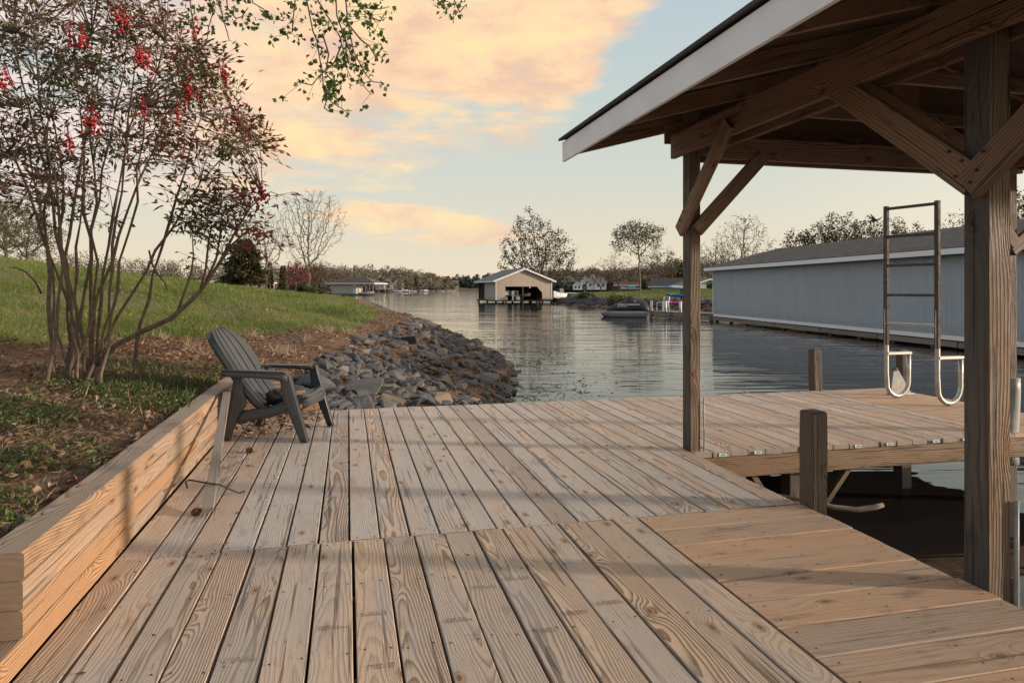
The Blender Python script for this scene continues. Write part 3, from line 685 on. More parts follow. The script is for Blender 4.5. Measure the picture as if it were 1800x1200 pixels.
# along the beam, flat against its outer face
brace((2.492, 2.27, 1.66), (2.492, 3.12, 2.31), (0, -.6, .77), .042, .13)
brace((2.490, 2.30, 1.64), (2.490, 1.45, 2.31), (0, .6, .77), .042, .13)
brace((2.458, 4.76, 1.66), (2.458, 4.06, 2.32), (0, .6, .77), .04, .115, m_old2)
brace((2.655, 2.27, 1.66), (2.655, 3.12, 2.31), (0, -.6, .77), .04, .12)
brace((2.54, 4.655, 1.66), (3.10, 4.655, 2.24), (-.7, 0, .7), .04, .105, m_old2)
brace((5.53, 4.655, 1.60), (4.95, 4.655, 2.24), (.7, 0, .7), .04, .105)
brace((5.49, 4.66, 1.55), (6.3, 4.66, 2.15), (-.6, 0, .8), .04, .11)
brace((5.45, 2.2, 1.66), (4.85, 2.2, 2.3), (.7, 0, .7), .04, .11)
# rafters and ridge
MB().beam((RID, BN, RZ-.12), (RID, BF-.02, RZ-.12), .04, .18).build('ridge_board', m_old, sh)
for b in (BF-.02, 4.11, 3.30, 2.52, 1.70, .9, .1, -.7, -1.5, -2.3, -3.1):
    for sgn in (-1, 1):
        e = RID+sgn*(RID-EA-.02); i = RID+sgn*.025
        MB().beam((e, b, rz(e)-.062), (i, b, rz(i)-.062), .036, .118, seed=R.uniform(0, 100)).build('rafter', m_old2, sh)
for b in (4.2, 3.38, 2.6, 1.78, .98, .18):
    MB().beam((2.60, b, 2.475), (5.5, b, 2.475), .036, .09).build('tie', m_old2, sh)
for b, w in ((4.24, .2), (2.64, .12), (1.02, .12)):
    MB().beam((RID, b, 2.45), (RID, b, RZ-.12), w, .04, up=(0, 1, 0)).build('king_post', m_old2, sh)
# sheathing, shingles, fascia
off = .016
for sgn in (-1, 1):
    e = RID+sgn*(RID-EA); ez = rz(EA)
    mbs = MB(); nb_ = 7; ys = np.linspace(BN, BF, nb_+1)
    for k in range(nb_):
        mbs.slab([(e, ys[k]+.002, ez), (e, ys[k+1]-.002, ez), (RID, ys[k+1]-.002, rz(RID)), (RID, ys[k]+.002, rz(RID))], (0, 0, off), uax=(0, 1, 0))
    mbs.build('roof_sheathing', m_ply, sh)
    eo = RID+sgn*(RID-EA+.045); eoz = ez-SL*.045
    mbr = MB().slab([(eo, BN-.03, eoz+off+.003), (eo, BF+.045, eoz+off+.003), (RID, BF+.045, rz(RID)+off+.003), (RID, BN-.03, rz(RID)+off+.003)], (0, 0, .02), uax=(0, 1, 0)); mbr.build('roof', m_roofS, sh)
    ff = RID+sgn*(RID-EA+.012)
    MB().beam((ff, BN, EZ+.078), (ff, BF+.01, EZ+.078), .022, .152, ch=.002, seed=7.).build('fascia', m_fascia, sh)
MB().slab([(2.46, BF-.05, 2.38), (5.6, BF-.05, 2.38), (5.6, BF-.05, rz(5.6)-.06), (RID, BF-.05, rz(RID)-.06), (2.46, BF-.05, rz(2.46)-.06)], (0, -.014, 0), uax=(1, 0, 0)).build('gable_panel', m_gply, sh)
MB().beam((2.7, 4.92, 2.43), (5.4, 4.92, 2.43), .036, .13).build('cross_beam', m_old2, sh)
# bolts, pipes
brs = [o for o in sh.children if o.name.startswith('brace')]
for (a, b, z, k_) in [(2.471, 2.31, 1.75, 0), (2.471, 2.34, 1.69, 0), (2.471, 2.37, 1.80, 0), (2.469, 2.24, 1.70, 1), (2.469, 2.21, 1.77, 1), (2.469, 2.27, 1.655, 1), (2.438, 4.71, 1.74, 2), (2.438, 4.66, 1.80, 2)]: MB().tube([(a, b, z), (a-.012, b, z)], .006, 6, sm=False).build('bolt', m_nail, brs[k_])
MB().tube([(2.612, 4.675, -.05), (2.615, 4.672, .12), (2.609, 4.674, .28), (2.612, 4.675, .40)], .0065, 8).build('conduit', m_pvc, sh)
MB().tube([(2.645, 2.222, -.3), (2.645, 2.222, .10), (2.645, 2.222, .36)], .009, 8).build('conduit', m_pvc, sh)
mb = MB(); n_ = 14
mb.loft([[(5.53+(.095+.012*math.sin(3*t+z*9))*math.cos(t), 4.74+(.095+.012*math.cos(2*t+z*7))*math.sin(t), z) for t in np.linspace(0, 2*math.pi, n_, endpoint=False)] for z in np.linspace(-.28, .46, 9)]); mb.build('post_sleeve', m_pvc, sh)

# ------------------------------------------------------------------ dock ladder
la = dthing('dock_ladder', 'aluminium swim ladder flipped up on the walkway, its upper rungs stained brown', 'ladder', 5.95, 6.14, 0)
P0, P1 = Vector((5.83, 6.42, 0)), Vector((5.96, 5.87, 0))
for P in (P0, P1):
    e = Vector((1, .02, 0)); rr = .15
    path = [P+Vector((0, 0, z)) for z in (1.0, .7, .45, .30)]
    for k in range(1, 9): t = math.pi*k/8; path.append(P+e*(rr-rr*math.cos(t))+Vector((0, 0, .19-.165*math.sin(t)+.0)))
    path += [P+e*2*rr+Vector((0, 0, z)) for z in (.32, .50)]
    ml = MB().tube(path, .024, 8); ml.build('rail', m_alu, la)
    ml = MB().beam(P+Vector((-.002, 0, .60)), P+Vector((-.002, 0, 2.14)), .04, .052, up=(0, 1, 0), ch=.005); ml.build('rail', m_scum, la)
    MB().beam(P+Vector((0, 0, .505)), P+e*(2*rr+.02)+Vector((0, 0, .505)), .06, .03, ch=.003).build('step', m_alu, la)
for k, z in enumerate((2.11, 1.80, 1.48, 1.155, .84)):
    MB().beam(P0+Vector((0, 0, z)), P1+Vector((0, 0, z)), .05, .028, ch=.004).build('rung', m_scum if k < 4 else m_alu, la)
m_alud = plain('worn_aluminium', (.36, .35, .33), .5, .4, .6, 14, .1)
br = dthing('hinge_bracket', 'triangular metal bracket standing on the walkway behind the ladder', 'bracket', 6.25, 6.62, 0)
MB().slab([(6.05, 6.60, .0), (6.37, 6.60, .0), (6.33, 6.60, .03), (6.15, 6.60, .30), (6.10, 6.60, .30)], (0, .012, 0)).build('plate', m_alud, br)
MB().beam((6.05, 6.63, .012), (6.37, 6.63, .012), .07, .02, ch=.002).build('foot', m_alu, br)
MB().tube([(6.125, 6.59, .30), (6.125, 6.64, .30)], .022, 8).build('pivot', m_black, br)

# ------------------------------------------------------------------ plastic chair
ch = thing('plastic_chair', 'dark grey plastic slatted garden armchair on the deck by the timber wall', 'chair', (-1.965, 5.76, .002), math.radians(-3))
def surf(mb, fn, ns, nt, th, mi=0):     # solid shell from fn(s,t) -> point, with thickness th along its normal
    g = [[Vector(fn(i/ns, j/nt)) for j in range(nt+1)] for i in range(ns+1)]; h = []
    for i in range(ns+1):
        row = []
        for j in range(nt+1):
            a = g[min(i+1, ns)][j]-g[max(i-1, 0)][j]; b = g[i][min(j+1, nt)]-g[i][max(j-1, 0)]
            row.append(g[i][j]-a.cross(b).normalized()*th)
        h.append(row)
    b0 = len(mb.v); w = nt+1
    for A in (g, h):
        for r in A: mb.v += r
    o = (ns+1)*w; Z4 = [(0, 0)]*4
    for i in range(ns):
        for j in range(nt):
            q = (b0+i*w+j, b0+i*w+j+1, b0+(i+1)*w+j+1, b0+(i+1)*w+j)
            mb.face(q[::-1], Z4, 0, mi, True); mb.face([x+o for x in q], Z4, 0, mi, True)
    for i in range(ns):
        for j in (0, nt):
            q = (b0+i*w+j, b0+(i+1)*w+j, b0+(i+1)*w+j+o, b0+i*w+j+o); mb.face(q, Z4, 0, mi)
    for j in range(nt):
        for i in (0, ns):
            q = (b0+i*w+j, b0+i*w+j+1, b0+i*w+j+1+o, b0+i*w+j+o); mb.face(q, Z4, 0, mi)
def bez(P, t):
    P = [Vector(p) for p in P]
    while len(P) > 1: P = [P[i].lerp(P[i+1], t) for i in range(len(P)-1)]
    return P[0]
def hw(s): return np.interp(s, [0, .12, .35, .6, .8, .9, .96, 1.], [.215, .215, .232, .262, .262, .232, .185, .10])
BP = [(.02, 0, .215), (-.17, 0, .235), (-.30, 0, .58), (-.54, 0, .885)]
def backp(s, y): p = bez(BP, s); c = (abs(y)/.26)**2*.045*(1-.4*s); return Vector((p.x+c*.95, y, p.z+c*.35))
mb = MB(); nsl = 5; gw = .012
for k in range(nsl):
    def fn(s, t, k=k):
        f0, f1 = -1+2*k/nsl, -1+2*(k+1)/nsl; w_ = hw(s)
        y0 = f0*w_+(gw/2 if k > 0 else 0); y1 = f1*w_-(gw/2 if k < nsl-1 else 0)
        return backp(s, y0+(y1-y0)*t)
    surf(mb, fn, 26, 5, .012)
mb.build('backrest', m_plastic, ch, recalc=True)
mb = MB(); surf(mb, lambda s, t: backp(.12+.84*s, (t*2-1)*hw(.12+.84*s)*.93)+Vector((-.016, 0, -.012)), 20, 10, .008); mb.build('back_web', m_slot, ch, recalc=True)
# rolled edges of the back
for sg in (-1, 1):
    mb = MB(); surf(mb, lambda s, t: backp(s*.97, sg*hw(s*.97))+Vector((-.035*t-.004, sg*.006*(1-t)*math.sin(math.pi*min(s*2, 1)), -.025*t)), 22, 2, .008); mb.build('back_rim', m_plastic, ch, recalc=True)
# seat: scooped pan and two cross slats at the front
def seatp(x, y):
    z = np.interp(x, [-.14, .0, .10, .18, .25, .285, .30], [.232, .238, .275, .318, .348, .345, .325]); return Vector((x, y, z+.02*(abs(y)/.25)**2))
for x0, x1 in ((-.13, .125), (.132, .198), (.206, .30)):
    mb = MB(); surf(mb, lambda s, t: seatp(x0+(x1-x0)*s, (t*2-1)*.255), 8, 8, .016); mb.build('seat', m_plastic, ch, recalc=True)
mb = MB(); surf(mb, lambda s, t: Vector((.30+.006*s, (t*2-1)*.255, .325-.07*s)), 3, 6, .012); mb.build('seat_apron', m_plastic, ch, recalc=True)
for sg in (-1, 1):
    mb = MB()      # side rail under the seat running back into the rear leg
    surf(mb, lambda s, t: Vector((.27-.535*s, sg*(.262+.012*t), np.interp(s, [0, .5, 1], [.335, .262, .235])-t*np.interp(s, [0, .5, 1], [.075, .085, .10]))), 10, 3, .02); mb.build('seat_rail', m_plastic, ch, recalc=True)
    mb = MB()      # arm
    wl = lambda s: np.interp(s, [0, .3, .8, 1], [.028, .038, .046, .042])
    def armp(s, t): return Vector((-.33+.53*s, sg*(.30+(t*2-1)*wl(s))+sg*.004*s, .555-.010*s-.02*(s > .96)-.004*(t*2-1)**2))
    surf(mb, armp, 14, 4, .02); mb.build('armrest', m_plastic, ch, recalc=True)
    mb = MB(); surf(mb, lambda s, t: Vector((-.33+.535*s, sg*(.30+wl(s)), .553-.010*s-t*(.034+.02*s**3))), 12, 2, .012)
    surf(mb, lambda s, t: Vector((-.33+.18*s, sg*(.255-.0*t), .558-.015*s-t*.05*(1-s))), 4, 2, .012); mb.build('arm_skirt', m_plastic, ch, recalc=True)
    # front leg: L section from arm to foot
    mb = MB()
    surf(mb, lambda s, t: Vector((.205+.155*s-(1-t)*np.interp(s, [0, .35, 1], [.07, .10, .056]), sg*(.338-.006*s), .545-.543*s)), 10, 4, .014)
    surf(mb, lambda s, t: Vector((.205+.155*s, sg*(.338-.006*s-t*np.interp(s, [0, .4, 1], [.075, .06, .05])), .545-.543*s)), 10, 3, .012); mb.build('leg', m_plastic, ch, recalc=True)
    mb = MB()
    surf(mb, lambda s, t: Vector((-.25-.085*s+t*np.interp(s, [0, .25, .45, .62, 1], [.05, .075, .14, .085, .05]), sg*(.268+.03*s), .535-.533*s)), 14, 4, .014)
    surf(mb, lambda s, t: Vector((-.25-.085*s, sg*(.268+.03*s-t*.045), .535-.533*s)), 12, 2, .012); mb.build('leg', m_plastic, ch, recalc=True)
# dark lump left on the seat
bag = thing('cloth_bundle', 'dark crumpled bundle lying on the seat of the grey chair', 'bundle', (-1.955, 5.68, .262), math.radians(20))
bm = bmesh.new(); bmesh.ops.create_icosphere(bm, subdivisions=4, radius=1)
for v in bm.verts:
    n = mnoise.noise(v.co*1.8)*.22+mnoise.noise(v.co*4.5)*.12; v.co *= 1+n; v.co.x *= .085; v.co.y *= .10; v.co.z = max(v.co.z, -.75)*.075+.06
for f in bm.faces: f.smooth = True
me = bpy.data.meshes.new('bundle'); bm.to_mesh(me); bm.free(); me.materials.append(m_blackcover); link(bpy.data.objects.new('crumpled_cloth', me), bag)
# ------------------------------------------------------------------ riprap
def rock_mesh(seed):
    r = random.Random(seed); bm = bmesh.new()
    sx, sy, szz = 1, r.uniform(.5, .9), r.uniform(.26, .55)
    for i in range(r.randint(9, 13)):
        v = Vector((r.gauss(0, 1), r.gauss(0, 1), r.gauss(0, 1))).normalized()*r.uniform(.85, 1.1)
        bm.verts.new((v.x*sx, v.y*sy, v.z*szz))
    res = bmesh.ops.convex_hull(bm, input=bm.verts)
    bmesh.ops.delete(bm, geom=[g for g in res['geom_interior'] if isinstance(g, bmesh.types.BMVert)], context='VERTS')
    bmesh.ops.bevel(bm, geom=bm.edges[:], offset=.035, segments=1, affect='EDGES', profile=.5)
    me = bpy.data.meshes.new('rock'); bm.to_mesh(me); bm.free(); me.materials.append(m_rock); return me
RM = [rock_mesh(s) for s in range(26)]
pts = []; tries = 0
def rock_ok(x, y, r):
    for (p, q, s) in pts:
        if (p-x)**2+(q-y)**2 < (.45*(r+s))**2: return False
    return True
while len(pts) < 298 and tries < 60000:
    tries += 1
    Y = 7.0+26*R.random()**2.0; xs = float(np.interp(Y, SHY, SHX)); Dm = np.interp(Y, [7, 9, 12, 18, 30], [1.75, 2.1, 2.5, 2.2, 1.6])
    D_ = R.uniform(-.12, Dm); X = xs-D_
    b = -X*ST+Y*CT; a = X*CT+Y*ST
    if b < 7.32 or (b < 7.5 and a < -.15): continue
    s = R.uniform(.13, .26)*np.interp(Y, [7, 15, 30], [1.0, .95, 1.1])*(1.25 if R.random() < .3 else .85)
    if b < 7.16+s: continue
    if rock_ok(X, Y, s): pts.append((X, Y, s))
for i, (X, Y, s) in enumerate(pts):
    o = bpy.data.objects.new('rock', RM[i % len(RM)])
    o.location = (X, Y, float(zL(X, Y))+s*.13); o.rotation_euler = (R.uniform(-.65, .65), R.uniform(-.65, .65)+.2, R.uniform(0, 6.3)); o.scale = (s, s, s)
    link(o); tag(o, 'angular dark grey stone in the loose stone bank sloping from the mulch to the lake', 'rock', 'angular stones of the bank')
# small fill of stones between and further along
allV, allF = [], []; kbase = 0
tmpl = [(np.array([v.co[:] for v in m.vertices]), m) for m in RM[:8]]
tri = []
for v, m in tmpl:
    bm = bmesh.new(); bm.from_mesh(m); bmesh.ops.triangulate(bm, faces=bm.faces); tri.append(np.array([[q.index for q in f.verts] for f in bm.faces])); bm.free()
def scatter_stones(n, fpos, smin, smax):
    global kbase
    for i in range(n):
        X, Y, z = fpos(); s = R.uniform(smin, smax); j = R.randrange(8)
        M = np.array((Matrix.Rotation(R.uniform(0, 6.3), 3, 'Z') @ Matrix.Rotation(R.uniform(-.8, .8), 3, 'X')))
        v = tmpl[j][0] @ M.T*s+np.array([X, Y, z+s*.1]); allV.append(v); allF.append(tri[j]+kbase); kbase += len(v)
def fp1():
    while True:
        Y = 7+70*R.random()**2.4; X = float(np.interp(Y, SHY, SHX))-R.uniform(-.15, np.interp(Y, [7, 12, 30, 80], [1.9, 2.6, 1.9, 1.5]))
        if -X*ST+Y*CT > 7.26: return X, Y, float(zL(X, Y))
scatter_stones(2300, fp1, .06, .16)
def fp2():
    t = R.random(); p = np.array([(15.5, 52), (9.9, 67), (7.9, 77), (5.5, 83)]); k = min(int(t*3), 2); q = p[k]+(p[k+1]-p[k])*(t*3-k)
    X, Y = q[0]+R.uniform(0, 1.6), q[1]+R.uniform(0, 1.6); return X, Y, float(zR(X, Y))
scatter_stones(420, fp2, .2, .42)
kind(nmesh('gravel', np.concatenate(allV), np.concatenate(allF), m_rock), 'stuff')

# ------------------------------------------------------------------ grass, weeds, litter
def put(name, V, Fc, mat, var): return kind(nmesh(name, V, Fc, mat, var), 'stuff')
n = 330000
Y = 6.4*np.power(60/6.4, G.random(n)**1.15); X = -Y*.82+G.random(n)*(Y*.82+1.); Dn = np.interp(Y, SHY, SHX)-X
g = gmaskL(X, Y); patch = .5+.5*np.sin(X*1.3+2*np.sin(Y*.9))*np.sin(Y*1.7+X*.4)
bare = sstep(np.sin(X*.55+1.7*np.sin(Y*.31)+.6)*np.sin(Y*.62+np.sin(X*.8)), .45, .8); keep = (G.random(n) < g*(.45+.55*patch)*(1-.75*bare)) & (Dn > 2.7); X, Y, patch = X[keep], Y[keep], patch[keep]
Z = zL(X, Y); n = len(X)
hgt = (.04+.075*G.random(n)**1.5)*(.65+.6*patch)*np.interp(Y, [7, 30, 60], [1, 1.5, 2.2]); wd_ = np.interp(Y, [7, 15, 60], [.008, .014, .05])
P = np.stack([X, Y, Z-.01], 1); Dd = np.stack([G.normal(size=n)*.42, G.normal(size=n)*.42, np.ones(n)], 1)
Dd = unit(Dd); S = unit(np.cross(Dd, unit(G.normal(size=(n, 3)))))
V = np.stack([P-S*wd_[:, None]/2, P+S*wd_[:, None]/2, P+Dd*hgt[:, None]+np.stack([G.normal(size=n)*.02, G.normal(size=n)*.02, np.zeros(n)], 1)], 1).reshape(-1, 3)
var = np.clip(.12+.42*(1-patch)+.25*G.random(n)+.45*(G.random(n) < .09), 0, 1)
put('grass', V, np.arange(3*n).reshape(n, 3), m_grass, np.repeat(var, 3))
# dry grass tufts in the mulch
n0 = 11; c = []
while len(c) < n0:
    Y = R.uniform(7.2, 15); X = R.uniform(-5, -2.2)
    if gmaskL(np.array(X), np.array(Y)) < .3 and np.interp(Y, SHY, SHX)-X > 2.3 and (-X*ST+Y*CT) > 7.4: c.append((X, Y))
c.append((-2.95, 8.6)); c.append((-2.9, 8.65))
cc = np.repeat(np.array(c), 60, 0); n = len(cc); X = cc[:, 0]+G.normal(size=n)*.04; Y = cc[:, 1]+G.normal(size=n)*.04
Dd = np.stack([G.normal(size=n)*.7, G.normal(size=n)*.7, np.ones(n)*.8], 1)
V, Fc = cards(np.stack([X, Y, zL(X, Y)], 1), Dd, .08+.16*G.random(n), .007); put('dry_grass', V, Fc, m_litter, np.repeat(.75+.25*G.random(n), 4))
# right lawn far blades kept as coarse tufts
n = 34000; Y = 30+90*G.random(n); X = 3+G.random(n)*45; d = dist_right(X, Y); k = d > 2.6; X, Y = X[k], Y[k]; n = len(X)
V, Fc = cards(np.stack([X, Y, zR(X, Y)], 1), np.stack([G.normal(size=n)*.5, G.normal(size=n)*.5, np.ones(n)], 1), .10+.16*G.random(n), .09); put('grass', V, Fc, m_grass, np.repeat(np.clip(.3+.35*G.random(n), 0, 1), 4))
# weeds behind the wall
def region_wall(n):
    out = []
    a = -1.17-3.6*G.random(n)**1.2; b = 1.9+5.8*G.random(n)
    return a*CT-b*ST, a*ST+b*CT, a, b
X, Y, a, b = region_wall(4800)
wp = np.sin(a*3.1+1.3*np.sin(b*2.3))*np.sin(b*2.7+a)+.45*np.exp(-((a+1.35)/.35)**2)+.35*np.exp(-((b-6.6)/.6)**2)*(a > -2.2)
k = wp > -.15+1.0*G.random(len(X)); X, Y = X[k], Y[k]
m_ = 16; n = len(X)*m_; X = np.repeat(X, m_)+G.normal(size=n)*.035; Y = np.repeat(Y, m_)+G.normal(size=n)*.035; var = np.clip(np.repeat(G.random(n//m_), m_)*.7+.3*G.random(n), 0, 1)
Dd = np.stack([G.normal(size=n), G.normal(size=n), .35+.8*G.random(n)], 1)
V, Fc = cards(np.stack([X, Y, zL(X, Y)+.06*G.random(n)**1.5], 1), Dd, .014+.022*G.random(n), .009+.009*G.random(n)); put('weeds', V, Fc, m_weed, np.repeat(var, 4))
# upright grassy weeds near the far end of the wall
n = 800; a = -1.2-.75*G.random(n)**1.6; b = 5.6+1.5*G.random(n); X = a*CT-b*ST; Y = a*ST+b*CT
V, Fc = cards(np.stack([X, Y, zL(X, Y)], 1), np.stack([G.normal(size=n)*.5, G.normal(size=n)*.5, np.ones(n)], 1), .05+.11*G.random(n), .008); put('weeds', V, Fc, m_weed, np.repeat(.2+.6*G.random(n), 4))
# dead leaves and straw on the soil, in the stones and by the chair
n = 62000; a = -1.14-6.5*G.random(n)**1.15; b = 1.8+14*G.random(n)**1.25; X = a*CT-b*ST; Y = a*ST+b*CT
k = (gmaskL(X, Y) < .55+.5*G.random(n)) & (np.interp(Y, SHY, SHX)-X > -.05); X, Y = X[k], Y[k]
n2 = 26000; Y2 = 7.3+15*G.random(n2)**1.4; X2 = np.interp(Y2, SHY, SHX)-(.05+4.2*G.random(n2)); k = (-X2*ST+Y2*CT > 7.3) & (gmaskL(X2, Y2) < .4); X = np.concatenate([X, X2[k]]); Y = np.concatenate([Y, Y2[k]]); n = len(X)
big = G.random(n) < .3
Dd = np.stack([G.normal(size=n), G.normal(size=n), G.normal(size=n)*.35+.1], 1)
V, Fc = cards(np.stack([X, Y, zL(X, Y)+.012+.02*G.random(n)], 1), Dd, np.where(big, .03+.035*G.random(n), .05+.08*G.random(n)), np.where(big, .02+.02*G.random(n), .004+.003*G.random(n)))
put('leaf_litter', V, Fc, m_litter, np.repeat(np.clip(.1+.8*G.random(n)**1.3, 0, 1), 4))
n = 420; a = -1.0+.75*G.random(n)**1.6; b = 7.02-1.1*G.random(n)**2.2; k = G.random(n) < .95; X = a*CT-b*ST; Y = a*ST+b*CT
V, Fc = cards(np.stack([X, Y, .006+.03*G.random(n)], 1), np.stack([G.normal(size=n), G.normal(size=n), G.normal(size=n)*.3], 1), .03+.05*G.random(n), .02+.02*G.random(n)); put('leaf_litter', V, Fc, m_litter, np.repeat(.2+.8*G.random(n), 4))
n = 60; a = -.9+3.2*G.random(n); b = 2.2+4.6*G.random(n); X = a*CT-b*ST; Y = a*ST+b*CT
V, Fc = cards(np.stack([X, Y, np.full(n, .006)], 1), np.stack([G.normal(size=n), G.normal(size=n), G.normal(size=n)*.1], 1), .01+.025*G.random(n), .004+.01*G.random(n)); put('leaf_litter', V, Fc, m_litter, np.repeat(.3*G.random(n), 4))
# water weed and floating bits along the bank
n = 1500; Y = 8.2+22*G.random(n)**1.5; X = np.interp(Y, SHY, SHX)+.05+np.abs(G.normal(size=n))*np.interp(Y, [8, 30], [.55, 2.2])
cl = np.sin(X*2.2+Y*.7)*np.sin(Y*1.9)+.5*G.random(n); k = cl > .1; X, Y = X[k], Y[k]; n = len(X)
X = np.repeat(X, 3)+G.normal(size=3*n)*.05; Y = np.repeat(Y, 3)+G.normal(size=3*n)*.05; n = len(X); up_ = G.random(n) < .12
V, Fc = cards(np.stack([X, Y, np.full(n, WATER+.003)], 1), np.stack([G.normal(size=n)*1.3, G.normal(size=n)*.8, np.where(up_, 1.2, .03)], 1), .03+.09*G.random(n)**2, .005+.006*G.random(n)); put('pond_weed', V, Fc, m_conif, np.repeat(.0*X, 4))

# ------------------------------------------------------------------ trees
def tree(base, height, seed, label, name='tree', cat='tree', group=None, lean=(0, 0), shape='round', width=6., clear=.2, nattr=420, leaf=(.35, .2), nleaf=2, lm=None, bk=None, rt=.020, lo=0., **kw):
    rng = np.random.default_rng(seed); h, w = height, width
    lx, ly = lean[0]*h, lean[1]*h
    E = {'round': [(0, 0, .62, .5, .5, .38), (-.12, 0, .5, .4, .4, .28), (.15, .1, .55, .36, .36, .3)],
         'vase': [(0, 0, .68, .5, .5, .32), (-.05, 0, .45, .34, .34, .22), (.1, 0, .86, .3, .3, .14), (-.2, 0, .82, .25, .25, .16)],
         'dome': [(.02, 0, .40, .52, .42, .24), (-.04, 0, .62, .42, .38, .28), (-.10, 0, .82, .22, .24, .18), (.2, 0, .56, .28, .3, .2)],
         'umbrella': [(.02, 0, .84, .5, .45, .16), (-.34, 0, .68, .17, .2, .15), (.36, 0, .72, .15, .2, .13), (0, 0, .62, .2, .2, .14)],
         'spire': [(0, 0, .5, .5, .5, .36), (0, 0, .74, .30, .30, .26), (.05, 0, .36, .52, .45, .18)]}[shape]
    vol = np.array([e[3]*e[4]*e[5] for e in E]); pick = rng.choice(len(E), nattr, p=vol/vol.sum()); E = np.array(E)
    q = unit(rng.normal(size=(nattr, 3)))*np.power(rng.random(nattr), .38)[:, None]
    A = E[pick][:, :3]+q*E[pick][:, 3:]; A = A*np.array([w, w, h])+np.array([lx, ly, 0])*(A[:, 2:3])
    step = h*.026; nt = max(int(h*clear/step), 3)
    nodes = [np.array([lx*t*clear*.8, ly*t*clear*.8, -.4+(h*clear+.4)*t])+rng.normal(size=3)*step*.12*(t > 0) for t in np.linspace(0, 1, nt)]; par = [-1]+list(range(nt-1))
    P = np.array(nodes); d2 = ((A[:, None]-P[None])**2).sum(2); near = d2.argmin(1); nd = d2.min(1); kill = (step*1.5)**2
    for it in range(150):
        if len(A) == 0: break
        acc = {}
        for k_ in np.unique(near):
            v = unit(A[near == k_]-P[k_]).sum(0); nv = np.linalg.norm(v)
            if nv > 1e-6: acc[k_] = v/nv
        new = []
        for k_, v in acc.items():
            v = v+rng.normal(size=3)*.22+np.array([0, 0, .06]); new.append(P[k_]+v/np.linalg.norm(v)*step); par.append(int(k_))
        if not new: break
        Nw = np.array(new); b0 = len(P); P = np.concatenate([P, Nw]); dn = ((A[:, None]-Nw[None])**2).sum(2); jm = dn.argmin(1); dm = dn.min(1)
        up = dm < nd; near = np.where(up, jm+b0, near); nd = np.minimum(nd, dm); k = nd > kill; A, near, nd = A[k], near[k], nd[k]
        if len(P) > 4200: break
    cnt = np.zeros(len(P)); kids = np.zeros(len(P), int)
    for i_ in range(len(P)-1, 0, -1):
        if kids[i_] == 0: cnt[i_] = 1
        cnt[par[i_]] += cnt[i_]; kids[par[i_]] += 1
    cnt[0] = max(cnt[0], 1); rad = rt*np.power(np.maximum(cnt, 1), .42)
    S = [(P[par[i_]], P[i_], rad[par[i_]] if kids[par[i_]] < 2 else (rad[i_]+rad[par[i_]])*.5, rad[i_]) for i_ in range(1, len(P))]
    tp = np.where(kids == 0)[0]; S += [(P[i_], P[i_]+(P[i_]-P[par[i_]])*.9+rng.normal(size=3)*step*.3, rt, rt*.4) for i_ in tp if par[i_] >= 0 for _ in range(2)]
    t = thing(name, label, cat, base, 0, group)
    V, Fc = segs_mesh(S, 5); nmesh('trunk', V, Fc, bk or m_bark, parent=t, smooth=True)
    if nleaf > 0:
        Q = P[np.where((cnt <= 3) & (P[:, 2] > max(lo*h, h*clear*1.1)))[0]]; n = len(Q)*nleaf; cl = np.repeat(rng.random(len(Q)), nleaf)
        Q = np.repeat(Q, nleaf, 0)+rng.normal(size=(n, 3))*leaf[0]*.8
        V, Fc = cards(Q, rng.normal(size=(n, 3))+np.array([0, 0, -.2]), leaf[0]*(.5+.8*rng.random(n)), leaf[1]*(.5+.8*rng.random(n)), rng=rng)
        nmesh('foliage', V, Fc, lm or m_twigleaf, np.repeat(np.clip(.5*cl+.5*rng.random(n), 0, 1), 4), parent=t)
    return t
def gl(X, Y): return (X, Y, float(zL(X, Y, False)))
def gr(X, Y): return (X, Y, float(zR(X, Y)))
def px(u, Y): return (u-900)/F*Y
